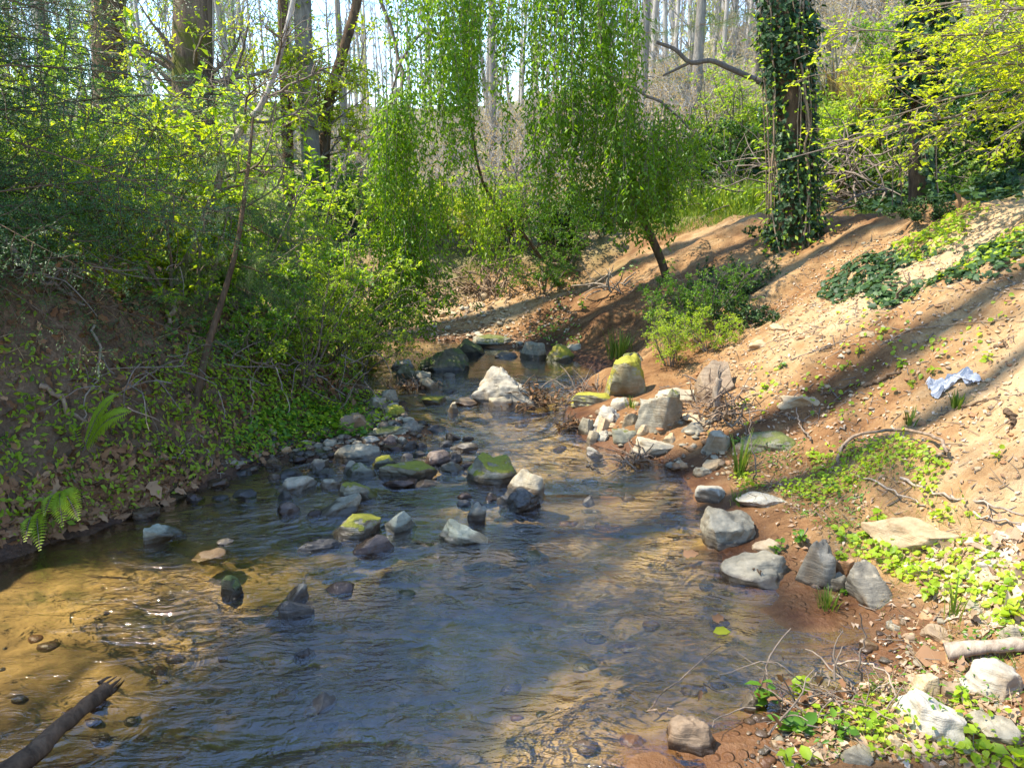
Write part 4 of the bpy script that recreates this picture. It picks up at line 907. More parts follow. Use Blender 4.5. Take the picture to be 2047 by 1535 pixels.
# weeping tree on the right bank: bent stems, long hanging leafy strands
def weeping():
    base = hit(1342, 556, 0, False); r = np.random.default_rng(5)
    t = thing('weeping_tree', 'weeping tree with bent slender trunk and long hanging bright green leafy strands over the stream', 'tree', base, 0, 'trees')
    Yb = base[1]; b = MB()
    P = curve([base * 0 + [0, 0, -.2]] + [p - base for p in pth_at([(1325, 530), (1300, 470), (1272, 405), (1240, 300), (1215, 150), (1190, -60), (1150, -150)], np.linspace(Yb, 8.2, 7))], 20)
    b.tubes(P, np.linspace(.05, .03, 20), 8, 0); b.build('trunk', BK['brown'], t)
    base2 = hit(1075, 500, 0, False)
    b = MB(); b.tubes(curve([p - base for p in [at(1085, 520, 9.8), at(1040, 460, 9.5), at(985, 400, 9.2), at(955, 330, 9.0), at(930, 150, 8.8), at(925, -80, 8.6)]], 14), np.linspace(.022, .012, 14), 7, 0)
    b.build('trunk', BK['brown'], t)
    # limbs arching above the frame
    limbs = [[(1190, -60, 8.2), (1000, -130, 8.2), (820, -90, 8.3), (760, 20, 8.4)], [(1190, -60, 8.2), (1080, -140, 7.8), (940, -140, 7.7), (880, -70, 7.7)], [(1215, 150, 8.3), (1270, 180, 8.3), (1340, 220, 8.3), (1380, 260, 8.2)],
             [(1150, -150, 8.2), (1190, -170, 8.6), (1240, -110, 8.8)], [(930, 150, 8.8), (860, 60, 8.4), (800, 130, 8.3), (770, 240, 8.3)], [(720, -90, 8.4), (790, 80, 8.4), (805, 180, 8.3), (795, 300, 8.3)], [(1240, 300, 8.4), (1150, 280, 8.2), (1080, 330, 8.0)]]
    b = MB()
    for l in limbs: b.tubes(curve([at(*q) - base for q in l], 12, .01), np.linspace(.022, .008, 12), 5, 0)
    b.build('limb', BK['twig'], t)
    drapes = [  # centre px, spread, top py, bottom py, Y, strands, leaf tone
        (785, 30, 210, 590, 8.3, 50, .7), (800, 30, 470, 600, 8.2, 26, .3), (822, 55, 520, 690, 8.2, 44, .12), (960, 45, 360, 560, 8.8, 44, .85), (1000, 40, 440, 590, 9.0, 22, .85),
        (800, 28, 180, 640, 8.2, 44, .3), (826, 30, 430, 705, 8.1, 56, .15),
        (890, 75, -80, 330, 8.0, 70, .45), (880, 55, 120, 460, 8.1, 46, .3), (950, 60, -80, 270, 8.3, 50, .5), (1000, 40, -80, 180, 8.6, 26, .55), (830, 40, -80, 200, 8.3, 26, .6), (870, 50, 360, 560, 8.4, 34, .5),
        (1110, 50, -90, 420, 8.0, 48, .5), (1160, 60, -90, 460, 7.9, 64, .4), (1215, 45, -90, 420, 8.1, 52, .5), (1180, 70, 180, 490, 8.0, 64, .25), (1235, 40, 230, 490, 8.3, 40, .3), (1090, 40, 200, 470, 8.3, 24, .5),
        (1330, 60, 225, 480, 8.3, 80, .3), (1290, 50, 280, 500, 8.1, 56, .22), (1370, 30, 270, 450, 8.2, 34, .45), (1260, 40, 330, 500, 8.0, 34, .3)]
    f = MB()
    for cx, sp, y0, y1, Y, n, tone in drapes:
        n = int(n * .46); sp *= 1.45
        px = cx + r.normal(0, .55, n) * sp; Yk = Y + r.normal(0, .34, n)
        e = np.abs((px - cx) / sp)
        top = y0 + e ** 2 * 30 + r.uniform(-20, 30, n); bot = y1 + r.normal(0, 18, n) - r.random(n) ** 1.3 * (y1 - y0) * .6 - e * 30
        S = np.stack([at(a, b2, c) for a, b2, c in zip(px, top, Yk)]); E = np.stack([at(a + r.normal(0, 7), max(b2, tp + 25), c) for a, b2, c, tp in zip(px, bot, Yk, top)])
        K = 12; u = np.linspace(0, 1, K)[None, :, None]; Pn = S[:, None] * (1 - u) + E[:, None] * u
        w = r.normal(0, .032, (n, K, 3)); w[..., 2] *= .3; Pn = Pn + np.cumsum(w, 1) * u - base
        Ls = np.linalg.norm(E - S, axis=1)
        f.tubes(Pn, taper(n, K, .0035, .0015), 3, 0)
        cnt = np.maximum(8, (Ls * 80).astype(int))
        for j in range(n):
            m = cnt[j]; q, d = along(Pn[j], r.random(m)); v = r.normal(0, 1, (m, 3)); v[:, 2] *= .4
            off = r.normal(0, .035, (m, 3)); 
            f.leaves(q + off, norm(norm(v) * .8 + np.array([0, 0, -.75])), r.normal(0, .8, (m, 3)) + np.array([-.3, -.4, .6]), r.uniform(.036, .075, m), r.uniform(.015, .028, m), np.clip(tone + r.normal(0, .2, m), 0, 1), 1, 'leaf')
    f.build('foliage', [BK['twig'], LM['willow']], t)
weeping()

# ivy clad trunks
def ivy_trunk(label, base, pts, r0, r1, clumps, n, seed, Lf=.075, vines=9, bark='brown', crown=True, name='ivy_clad_tree'):
    r = np.random.default_rng(seed); base = np.asarray(base, float); t = thing(name, label, 'tree', base, 0, 'trees')
    P = curve([np.asarray(p) - base for p in pts], 26); Rr = np.linspace(r0, r1, 26); Rr[:4] *= [1.5, 1.25, 1.12, 1.04]
    b = MB(); b.tubes(P, Rr, 12, 0); b.build('trunk', BK[bark], t)
    g = MB()
    u = r.random(n * 4); q, d = along(P, u); rad = np.interp(u, np.linspace(0, 1, 26), Rr); a = r.uniform(0, 6.283, n * 4)
    ref = norm(np.cross(d, np.array([0, 1., 0]))); c = np.cross(d, ref); o = ref * np.cos(a)[:, None] + c * np.sin(a)[:, None]
    dens = noise3(np.stack([o[:, 0] * 1.6, o[:, 1] * 1.6, q[:, 2] * 1.5], -1) + seed) + clumps(q[:, 2] + base[2])
    k = np.nonzero(dens + r.normal(0, .15, len(u)) > .05)[0][:n]
    off = np.abs(r.normal(.02, .05, len(k))) + .005 + np.clip(dens[k], 0, 1) * .08
    p = q[k] + o[k] * (rad[k] + off)[:, None]
    g.leaves(p, o[k] * .5 + np.array([0, 0, -.8]) + r.normal(0, .4, p.shape), o[k] + r.normal(0, .45, p.shape) + np.array([0, 0, .35]), Lf * r.uniform(.55, 1.25, len(k)), Lf * r.uniform(.6, 1.2, len(k)), np.clip(r.normal(.42, .22, len(k)), 0, 1), 0, 'lobed')
    g.build('ivy', [LM['ivy']], t)
    cr = MB(); m = n // 14; uu = r.uniform(.02, .6, m); q, d = along(P, uu); a = r.normal(-1.2, .9, m); ref = norm(np.cross(d, np.array([0, 1., 0]))); c = np.cross(d, ref); o = ref * np.cos(a)[:, None] + c * np.sin(a)[:, None]
    o = norm(np.stack([r.normal(0, 1, m), r.normal(-.6, .8, m), np.zeros(m)], -1)); cr.leaves(q + o * (np.interp(uu, np.linspace(0, 1, 26), Rr) + r.uniform(.05, .28, m))[:, None], o + np.array([0, 0, -.3]) + r.normal(0, .4, (m, 3)), r.normal(0, .5, (m, 3)) + [0, -.4, 1], r.uniform(.04, .08, m), r.uniform(.02, .04, m), None, 0, 'leaf'); cr.build('creeper_leaves', LM['lime'], t)
    for i in range(vines):
        a = r.uniform(0, 6.28); uu = np.linspace(0, r.uniform(.6, 1), 18); q, d = along(P, uu); rad = np.interp(uu, np.linspace(0, 1, 26), Rr)
        aa = a + np.cumsum(r.normal(0, .12, 18)); ref = norm(np.cross(d, np.array([0, 1., 0]))); c = np.cross(d, ref)
        v = MB(); v.tubes(q + (ref * np.cos(aa)[:, None] + c * np.sin(aa)[:, None]) * (rad + r.uniform(.03, .15))[:, None], np.full(18, r.uniform(.005, .012)), 5, 0); v.build('vine', BK['root'], t)
    return t
b_ = hit(1590, 488, 0, False); Yi = b_[1]
ivy_trunk('stout trunk wrapped in dark ivy and hanging vines on the crest of the right bank', b_, [b_ + [0, 0, -.3]] + pth_at([(1584, 380), (1582, 250), (1572, 100), (1564, -40), (1556, -500), (1550, -1100)], Yi), .15, .11, lambda z: .34 + .25 * (z > 2.9) - .12 * (np.abs(z - 2.3) < .5), 8000, 31, .052, 24)
b_ = hit(1838, 436, 0, False); Y2 = max(b_[1], 8.4); b_ = base_at(1838, Y2)
ivy_trunk('slimmer brown trunk with ivy clumps standing to the right of the stout ivy clad trunk', b_, [b_ + [0, 0, -.3]] + pth_at([(1836, 330), (1838, 220), (1846, 120), (1858, 20), (1876, -160), (1900, -700)], Y2), .10, .06, lambda z: -.12 + .75 * np.exp(-((z - 3.1) / .45) ** 2) - .4 * (z > 3.8), 1500, 32, .08, 4)

# yellow green maple reaching in from the right
def maple():
    base = ground(5.7, 6.3); r = np.random.default_rng(8)
    t = thing('maple_tree', 'young maple with layered glowing yellow green leaves reaching in at the upper right', 'tree', base, 0, 'trees')
    P = curve([(0, 0, -.3), (-.05, 0, 1.2), (.05, .1, 3), (0, .2, 6)], 14); b = MB(); b.tubes(P, np.linspace(.11, .04, 14), 9, 0); b.build('trunk', BK['grey'], t)
    tips = [(1560, 322, 6.4, 1.0), (1700, 250, 6.6, 1.2), (1660, 60, 6.8, 2.6), (1760, 160, 6.0, 1.8), (1820, 20, 6.2, 2.8), (1880, 260, 6.4, 1.2), (1930, 130, 5.8, 2.0), (1900, 60, 6.8, 2.5), (1960, 200, 6.0, 1.6), (1980, 20, 5.6, 2.6), (2020, 100, 6.2, 2.2), (1640, 150, 7.4, 1.9), (1990, 280, 5.4, 1.0), (1860, -80, 6.0, 3.2), (2040, -40, 5.4, 3.0)]
    c = MB(); B1 = []
    for tx, ty, Y, rz in tips:
        e = at(tx, ty, Y) - base; s = np.array([0, 0, max(.9, e[2] - .35 + r.uniform(-.2, .1))])
        m = (s + e) / 2 + np.array([0, r.uniform(-.2, .2), r.uniform(.0, .28)]); q = curve([s, m, e], 9, .015); B1.append(q)
    B1 = np.stack(B1); c.tubes(B1, taper(len(B1), 9, .018, .004), 5, 0)
    s, d, tt = branch_off(B1, 20, .8, r, .30, 1, .80); B2 = paths(s, d, .75 * r.uniform(.4, 1.1, len(s)) * (1.25 - .7 * tt), 7, r, .0, .10); c.tubes(B2, taper(len(B2), 7, .005, .002), 4, 0)
    s, d, tt = branch_off(B2, 6, .8, r, .25, 1, .85); B3 = paths(s, d, r.uniform(.07, .2, len(s)), 4, r, .0, .1); c.tubes(B3, taper(len(B3), 4, .0022, .001), 3, 0)
    leaf_on(c, B3, 6, .040, .024, r, 'leaf', 1, 1.0, .72, .12, t0=.3)
    c.build('crown', [BK['twig'], LM['yellowgreen']], t)
maple()

# ------------------------------------------------------------------ far woods on the hillside: every trunk a tree of its own
def far_tree_meshes(seed, leaf):
    r = np.random.default_rng(seed); b = MB(); h = r.uniform(10, 14)
    P = curve([(0, 0, -.5), (r.normal(0, .12), r.normal(0, .12), h * .4), (r.normal(0, .35), r.normal(0, .35), h)], 16, .02); b.tubes(P, np.linspace(r.uniform(.075, .125), .02, 16), 8, 0)
    c = MB(); s, d, tt = branch_off(P[None], 34, .75, r, .08, 1, 0); B1 = paths(s, d, r.uniform(.8, 2.4, len(s)), 8, r, .10, .14); c.tubes(B1, taper(len(B1), 8, .022, .006), 4, 0)
    s, d, tt = branch_off(B1, 9, .7, r, .15, 1, 0); B2 = paths(s, d, r.uniform(.3, 1.0, len(s)), 5, r, .08, .16); c.tubes(B2, taper(len(B2), 5, .009, .004), 3, 0)
    if leaf: leaf_on(c, B2, 5 if leaf == 1 else 14, .08, .045, r, 'leaf', 1, .9)
    return b.mesh('trunk', BK['far']), c.mesh('crown', [BK['far'], LM['yellowgreen' if leaf == 1 else 'mid']])
FT = [far_tree_meshes(300 + i, (0, 0, 1, 0, 1, 2)[i]) for i in range(6)]
r = np.random.default_rng(99); spots = []
def try_spot(px, Y, k, sc):
    p = at(px, 300, Y); spots.append((ground(p[0], Y), k, sc))
for px in np.linspace(1265, 2060, 44): try_spot(px + r.normal(0, 9), r.uniform(17, 34), int(r.choice([0, 1, 3, 0, 4])), r.uniform(.55, 1.0))
for px in np.linspace(1250, 2080, 40): try_spot(px + r.normal(0, 12), r.uniform(32, 58), int(r.choice([0, 1, 3])), r.uniform(.8, 1.2))
for px in np.linspace(640, 1240, 34): try_spot(px + r.normal(0, 10), r.uniform(24, 56), int(r.choice([0, 1, 3, 2])), r.uniform(.5, .95))
for px in np.linspace(-40, 620, 30): try_spot(px + r.normal(0, 14), r.uniform(16, 40), int(r.choice([0, 2, 4, 5, 5])), r.uniform(.55, .9))
ORD = ['first', 'second', 'third', 'fourth', 'fifth', 'sixth', 'seventh', 'eighth', 'ninth', 'tenth', 'eleventh', 'twelfth', 'thirteenth', 'fourteenth', 'fifteenth', 'sixteenth', 'seventeenth', 'eighteenth', 'nineteenth', 'twentieth'] + ['twenty-' + q for q in ('first', 'second', 'third', 'fourth', 'fifth', 'sixth', 'seventh', 'eighth', 'ninth')] + ['thirtieth'] + ['thirty-' + q for q in ('first', 'second', 'third', 'fourth', 'fifth')]
zones = [(-9e9, 384, 'left of the furrowed oak'), (384, 612, 'between furrowed oak and stem cluster'), (612, 850, 'between stem cluster and hanging strands'), (850, 1200, 'behind the hanging green strands'),
         (1200, 1400, 'above the curved bare branch'), (1400, 1574, 'left of the stout ivy trunk'), (1574, 1700, 'right of the stout ivy trunk'), (1700, 1850, 'left of the slimmer ivy trunk'), (1850, 9e9, 'behind the yellow green maple leaves')]
info = sorted([(float(proj(p + np.array([0, 0, 2.0]))[0]), p, k, s) for p, k, s in spots], key=lambda q: q[0]); cnt = {}
for px, p, k, s in info:
    z = [i for i, q in enumerate(zones) if q[0] <= px < q[1]][0]; cnt[z] = cnt.get(z, 0) + 1
    t = thing('woodland_tree', '%s %s tree from the left, %s' % (ORD[cnt[z] - 1], {0: 'bare grey', 1: 'bare grey', 3: 'bare grey', 2: 'sparse budding', 4: 'sparse budding', 5: 'green leaved'}[k], zones[z][2]), 'tree', p, r.uniform(0, 6.28), 'woodland trees on the far slope')
    t.scale = (s, s, s); t.rotation_euler = (r.normal(0, .055), r.normal(0, .055), r.uniform(0, 6.28))
    link('trunk', FT[k][0], t); link('crown', FT[k][1], t)
# tall bare trees on the left bank out of view, whose trunks draw the dark stripes over the right bank
_c = MB(); _s, _d, _t = branch_off(curve([(0, 0, 0), (0, 0, 6), (0, 0, 11)], 16)[None], 12, .7, r, .45, 1, 0); _B = paths(_s, _d, r.uniform(1, 2.4, len(_s)), 8, r, .1, .14); _c.tubes(_B, taper(len(_B), 8, .03, .006), 5); BT = _c.mesh('limbs', BK['far']); _c = MB(); _c.tubes(curve([(0, 0, -.4), (.1, 0, 8), (-.1, .1, 14), (.1, 0, 20)], 24), np.linspace(.19, .11, 24), 10); BTR = _c.mesh('trunk', BK['far'])
for x, y, k, s, lab in [(-5.6, 7.4, 0, 1.35, 'tall bare tree on the left bank, upstream of the big hemlock'), (-6.6, 4.75, 3, 1.4, 'tall bare tree on the left bank behind the big hemlock'), (-6.0, 8.5, 1, 1.3, 'tall bare tree on the left bank farthest upstream but one'), (-7.2, 9.15, 0, 1.3, 'tall bare tree on the left bank farthest upstream')]:
    t = thing('bare_tree', lab, 'tree', ground(x, y), 0, 'bare trees on the left bank'); t.scale = (s, s, s * .95); t.scale = (1, 1, 1); link('trunk', BTR, t); link('limbs', BT, t).location = (0, 0, 6)
# evergreens in the middle distance
for (px, Y, h, lab) in [(1385, 15, 7.5, 'feathery evergreen right of the hanging strands, behind the curved branch'), (1280, 17, 8, 'dark evergreen half hidden behind the right edge of the hanging strands'), (1500, 19, 8, 'evergreen left of the stout ivy clad trunk on the hill'), (690, 19, 7, 'soft green evergreen seen left of the hanging strands'), (985, 20, 8, 'dim evergreen behind the gap in the hanging strands'), (120, 13, 8, 'evergreen at the far left behind the hemlock boughs')]:
    p = at(px, 300, Y); hemlock(ground(p[0], Y), h, .11, lab, [], auto=17, zlo=1.4, blen=1.7, group='evergreens in the middle distance', bark='grey')

# the wood closing the view far behind, read as one mass
def far_wood():
    r = np.random.default_rng(61); b = MB(); n = 240; px = r.uniform(-200, 2250, n); Y = r.uniform(60, 130, n)
    x = (px - CX) / F * (Y * CP); z = H(x, Y); h = r.uniform(9, 16, n); S0 = np.stack([x, Y, z - .5], -1)
    P = paths(S0, np.tile([[0, 0, 1.]], (n, 1)) + r.normal(0, .02, (n, 3)), h, 6, r, .02, .02); b.tubes(P, taper(n, 6, .17, .05), 4, 0)
    s, d, tt = branch_off(P, 26, .6, r, .15, 1, 0); B = paths(s, d, r.uniform(1, 3, len(s)), 5, r, .12, .12); b.tubes(B, taper(len(B), 5, .05, .02), 3, 0)
    tag(b.build('distant_woods', BK['far']), 'grey bare woods closing the view far behind', 'woods', None, 'stuff')
far_wood()
# ------------------------------------------------------------------ shrubs
def shrub_meshes(seed, h, w, nst, leaf, L, Wd, n3=7, nl=7, kind='leaf', lean=(0, 0), bark='twig', arch=0.0):
    r = np.random.default_rng(seed); st = MB(); fo = MB()
    a = r.uniform(0, 6.28, nst); sp = r.uniform(.1, 1, nst) ** .7; d = norm(np.stack([np.cos(a) * sp * w / h + lean[0], np.sin(a) * sp * w / h + lean[1], np.ones(nst)], -1))
    s = np.stack([np.cos(a) * .12 * w, np.sin(a) * .12 * w, np.full(nst, -.08)], -1)
    B1 = paths(s, d, h * r.uniform(.65, 1.15, nst), 9, r, -arch, .10); st.tubes(B1, taper(nst, 9, .014 * min(1.4, h), .004), 5, 0)
    s, d, tt = branch_off(B1, 8, .8, r, .18, 1, .2); B2 = paths(s, d, h * .36 * r.uniform(.4, 1.1, len(s)), 6, r, .0 - arch * .5, .18); st.tubes(B2, taper(len(B2), 6, .005, .002), 3, 0)
    s, d, tt = branch_off(B2, n3, .8, r, .2, 1, .3); B3 = paths(s, d, h * .13 * r.uniform(.5, 1.1, len(s)), 4, r, -.05, .2); st.tubes(B3, taper(len(B3), 4, .0025, .001), 3, 0)
    leaf_on(fo, B3, nl, L, Wd, r, kind, 0, .9, .25, .15)
    return st.mesh('stems', BK[bark]), fo.mesh('foliage', LM[leaf])
def shrub(ms, p, s, label, group, rz=None, cat='shrub', name='shrub', sz=None):
    t = thing(name, label, cat, p, rng.uniform(0, 6.28) if rz is None else rz, group); t.scale = (s, s, s if sz is None else sz)
    link('stems', ms[0], t); link('foliage', ms[1], t); return t
SH = {'lime': shrub_meshes(401, 1.5, 1.1, 12, 'lime', .050, .026), 'lime2': shrub_meshes(402, 1.3, 1.4, 12, 'lime', .060, .030, 6, 7), 'yel': shrub_meshes(403, 1.3, 1.1, 11, 'yellowgreen', .055, .03, 6, 6),
      'mid': shrub_meshes(404, 1.1, 1.3, 14, 'mid', .045, .025, 7, 8), 'dark': shrub_meshes(405, 1.0, 1.4, 13, 'dark', .055, .035, 7, 8), 'ivyb': shrub_meshes(406, .8, 1.5, 13, 'ivy', .06, .05, 6, 7, 'lobed'),
      'bare': shrub_meshes(407, 1.6, 1.3, 26, 'straw', .05, .016, 5, 2, bark='far'), 'arch': shrub_meshes(408, 1.7, 1.4, 13, 'lime', .045, .022, 7, 7, arch=.10)}
LSH = [ # px, Y, kind, scale, label
 (30, 6.0, 'lime2', 1.25, 'sunlit lime shrub at the left edge on top of the bank'), (120, 7.0, 'lime', 1.35, 'lime shrub glowing behind the lowest hemlock boughs at far left'), (215, 6.0, 'yel', 1.05, 'yellow green shrub on the bank top below the oak'), (290, 7.3, 'lime', 1.3, 'tall lime shrub directly below the furrowed oak trunk'), (345, 5.9, 'lime2', .9, 'low lime shrub at the foot of the pale sapling'),
 (430, 7.4, 'lime2', 1.3, 'broad lime shrub behind the pale sapling'), (520, 6.9, 'mid', 1.0, 'deep green bush behind the slim crooked hemlock'), (555, 7.9, 'lime', .95, 'lime shrub below the stem cluster, left side'), (605, 7.0, 'lime2', .7, 'rounded lime shrub spilling over the left bank'), (660, 8.3, 'mid', .95, 'green bush at the right foot of the stem cluster'), (640, 7.0, 'arch', .58, 'arching shrub hanging over the gravel bar'), (700, 7.6, 'arch', .42, 'arching leafy shrub at the left edge of the riffle'),
 (690, 8.5, 'yel', .55, 'yellowish shrub left of the lowest hanging strands'), (575, 6.2, 'lime', .62, 'small lime shrub on the brow of the bank above the gravel bar'), (480, 5.9, 'mid', .6, 'small green shrub on the brow beside the slim hemlock'), (180, 9.0, 'mid', 1.5, 'green thicket bush behind the lime shrubs at far left'), (470, 10.9, 'yel', 1.3, 'yellow green bush between oak and stem cluster'), (745, 11.6, 'mid', 1.1, 'dim green bush behind the left hanging strands'), (60, 4.9, 'mid', .55, 'small leafy shrub on the upper brow at the left edge')]
for px, Y, k, s, lab in LSH:
    p = at(px, 500, Y); shrub(SH[k], ground(p[0], Y), s, lab, 'shrubs on the left bank')
CSH = [(900, 10.7, 'lime2', .62, 'lime shrub on the far cut bank left of the leaning stem'), (960, 10.6, 'yel', .6, 'yellow green shrub overhanging the far cut bank roots'), (1010, 10.9, 'lime', .62, 'lime shrub at the top middle of the far cut bank'), (1070, 10.6, 'mid', .7, 'green shrub above the undercut right of the roots'), (1120, 10.3, 'mid', .6, 'green shrub at the right end of the undercut'), (1085, 9.75, 'mid', .5, 'dark leafy bush rooted in the shade of the undercut'), (1165, 10.6, 'ivyb', .7, 'ivy mound right of the undercut bush'), (850, 10.8, 'yel', .6, 'yellow green shrub behind the lowest strand tip'), (790, 10.9, 'dark', .8, 'dark shrub over the far end of the cut bank'), (1200, 11.8, 'ivyb', .8, 'ivy mound behind the leaning weeping trunk'), (1040, 12.5, 'bare', .9, 'bare twiggy shrub in the gap of the hanging strands'), (960, 14, 'bare', 1.0, 'bare straw coloured shrub farther back in that gap')]
for px, Y, k, s, lab in CSH:
    p = at(px, 500, Y); shrub(SH[k], ground(p[0], Y), s, lab, 'shrubs on the far bank')
HSH = [(1350, 11.8, 'ivyb', .9, 'dark ivy mound right of the weeping dome'), (1420, 12.4, 'ivyb', 1.0, 'dark ivy mound left of the stout ivy clad trunk'), (1480, 13, 'dark', 1.0, 'dark shrub right behind the ivy mound at the stout trunk'), (1450, 13.5, 'lime', .9, 'light green shrub on the slope above the ivy mounds'), (1400, 15, 'bare', 1.0, 'bare brown brush on the slope left of the stout trunk'), (1660, 12.2, 'lime2', .85, 'bright shrub right of the stout ivy trunk'), (1700, 13.2, 'yel', .8, 'yellow green shrub below the dry grass tuft'), (1690, 11.2, 'ivyb', .7, 'ivy mound behind the sandy path'), (1760, 11.6, 'ivyb', .85, 'ivy mound under the brush heap'), (1900, 10.8, 'dark', 1.0, 'dark shrub right of the slimmer trunk'), (1960, 9.8, 'dark', 1.05, 'dark shrub at the right edge under the maple'), (2040, 9.4, 'dark', 1.1, 'darkest shrub cut by the right edge of the frame'), (1980, 11.5, 'mid', 1.1, 'green shrub behind the dark shrubs at the right edge'), (1880, 9.4, 'mid', .45, 'small green shrub at the foot of the slimmer trunk'), (1850, 12.5, 'lime', 1.0, 'light green shrub behind the slimmer trunk'), (1780, 14, 'mid', 1.0, 'green shrub on the slope left of the slimmer trunk'), (1640, 15, 'bare', 1.1, 'bare brush right of the stout trunk, high on the slope'), (1760, 17, 'bare', 1.3, 'bare brush below the skyline trunks'), (1900, 15, 'bare', 1.2, 'bare brush behind the maple leaves'), (1560, 12.5, 'mid', .8, 'green shrub behind the stout trunk'), (1320, 14, 'bare', 1.1, 'bare brown brush behind the weeping dome')]
for px, Y, k, s, lab in HSH:
    p = at(px, 400, Y); shrub(SH[k], ground(p[0], Y), s, lab, 'shrubs on the right hillside')
for px, py, k, s, lab in [(1400, 640, 'mid', .52, 'leafy green shrub in the middle of the right bank slope'), (1350, 670, 'mid', .42, 'lower part shrub above the tall moss wrapped boulder'), (1460, 600, 'dark', .42, 'darker shrub climbing from the bank slope to the stout trunk'), (1340, 730, 'lime', .30, 'small light shrub just right of the tall moss wrapped boulder'), (1420, 700, 'lime2', .28, 'low light green shrub at the foot of the bank shrubs'), (1500, 650, 'ivyb', .35, 'ivy tangle at the right end of the bank shrubs'), (1570, 480, 'ivyb', .38, 'ivy mound at the foot of the stout trunk'), (1845, 440, 'ivyb', .3, 'ivy mound at the foot of the slimmer trunk')]:
    shrub(SH[k], hit(px, py, 0, False), s, lab, 'shrubs on the right bank')

# bare brush on the far slope
r = np.random.default_rng(17); BR = []
for px in np.linspace(640, 2040, 26): p = at(px + r.normal(0, 14), 300, r.uniform(15, 30)); BR.append((float(px), ground(p[0], p[1])))
for i, (px, p) in enumerate(BR):
    z = 'between stem cluster and hanging strands' if px < 850 else 'behind the hanging strands' if px < 1250 else 'between hanging strands and stout ivy trunk' if px < 1560 else 'right of the stout ivy trunk'
    k0 = sum(1 for q in BR[:i] if (q[0] < 850) == (px < 850) and (q[0] < 1250) == (px < 1250) and (q[0] < 1560) == (px < 1560))
    shrub(SH['bare'], p, r.uniform(.6, 1.2), '%s bare brush clump from the left, %s' % (ORD[k0], z), 'brush on the far slope', sz=r.uniform(.9, 1.5))

# ------------------------------------------------------------------ ground cover nobody could count
def cover(name, label, poly, n, leaf, L, Wd, kind, hmax, seed, var=None, tilt=.5, clump=0.0, cs=3.0, cat='ground cover'):
    r = np.random.default_rng(seed); b = MB(); P = scatter(poly, n, r)
    if clump: P = P[noise2(P[:, 0], P[:, 1], cs, seed) + r.normal(0, .15, len(P)) > clump]
    m = len(P); N0 = Hn(P[:, 0], P[:, 1]); Z = r.random(m) ** 1.5 * hmax; P = P + N0 * .004 + np.array([0, 0, 1]) * Z[:, None]
    D = r.normal(0, 1, (m, 3)); D = D - (D * N0).sum(1, keepdims=True) * N0 + r.normal(0, .25, (m, 3)) * tilt
    q = r.uniform(.5, 1.3, m)
    b.leaves(P, D, N0 + r.normal(0, tilt * .6, (m, 3)), L * q, Wd * q, np.clip((.5 if var is None else var) + r.normal(0, .25, m), 0, 1), 0, kind)
    return tag(b.build(name, [LM[leaf]]), label, cat, None, 'stuff')
LB = [(0, 440), (120, 480), (330, 600), (560, 640), (700, 760), (740, 850), (560, 905), (400, 970), (290, 1028), (150, 1062), (0, 1095)]
cover('leaf_litter', 'brown dead leaves covering the steep left bank', LB, 9000, 'litter', .06, .036, 'lobed', .035, 51, .4, 1.0)
cover('leaf_litter', 'paler curled leaves along the foot of the left bank', [(0, 960), (250, 900), (430, 950), (290, 1030), (150, 1064), (0, 1095)], 800, 'litter', .07, .04, 'lobed', .03, 52, .7, 1.0)
cover('ground_cover', 'small green herbs among the dead leaves of the left bank', LB, 11000, 'mid', .036, .022, 'broad', .12, 53, .65, .8, -.08, 2.0)
cover('ground_cover', 'tall light green herbs growing through the straw of the upper left bank', [(0, 440), (120, 480), (330, 600), (560, 650), (560, 760), (300, 720), (0, 700)], 2600, 'lime', .045, .022, 'leaf', .28, 154, .4, 1.0, .05, 2.4)
cover('ground_cover', 'lime green sprigs sprinkled over the lower left bank', [(0, 700), (200, 760), (420, 720), (600, 740), (740, 850), (560, 905), (400, 970), (290, 1028), (150, 1062), (0, 1095)], 3800, 'lime', .038, .018, 'leaf', .16, 153, .5, 1.0, .0, 2.6)
cover('ground_cover', 'bright green creeping leaves at the foot of the left bank behind the gravel bar', [(470, 890), (520, 840), (640, 820), (740, 840), (740, 875), (600, 885)], 900, 'mid', .045, .036, 'broad', .09, 54, .6, .5)
cover('ground_cover', 'glowing lime herbs on top of the left bank', [(0, 330), (0, 470), (330, 620), (560, 650), (700, 700), (700, 520), (400, 420)], 6000, 'lime', .055, .032, 'leaf', .30, 55, .55, .9)
cover('ground_cover', 'lime clover on the little left shore beside the riffle', [(690, 860), (700, 790), (770, 790), (800, 830), (760, 860)], 420, 'lime', .03, .022, 'broad', .06, 56, .7, .6)
cover('ground_cover', 'light green creeping plants along the right shore', [(1440, 930), (1490, 880), (1600, 905), (1780, 880), (1900, 930), (1860, 1010), (1960, 1040), (1800, 1060), (1600, 1000), (1480, 985)], 2000, 'lime', .026, .021, 'broad', .06, 57, .7, .7, -.02, 3.5)
cover('ground_cover', 'round leaved seedlings among stones at the lower right', [(1650, 1050), (1800, 1090), (1960, 1080), (2046, 1130), (2046, 1290), (1930, 1230), (1800, 1160), (1700, 1110)], 620, 'lime', .033, .028, 'broad', .05, 58, .7, .4, .0, 4)
cover('ground_cover', 'creeping green plants in the lower right corner', [(1560, 1440), (1750, 1400), (2046, 1440), (2046, 1534), (1600, 1534)], 520, 'lime', .025, .02, 'broad', .05, 59, .6, .5, -.05, 4)
cover('ivy_patch', 'dark ivy patch creeping over the upper right bank', [(1630, 600), (1660, 540), (1760, 510), (1900, 500), (2046, 470), (2046, 560), (1900, 570), (1760, 620)], 1900, 'ivy', .055, .048, 'lobed', .05, 60, .55, .6, -.1, 2.5)
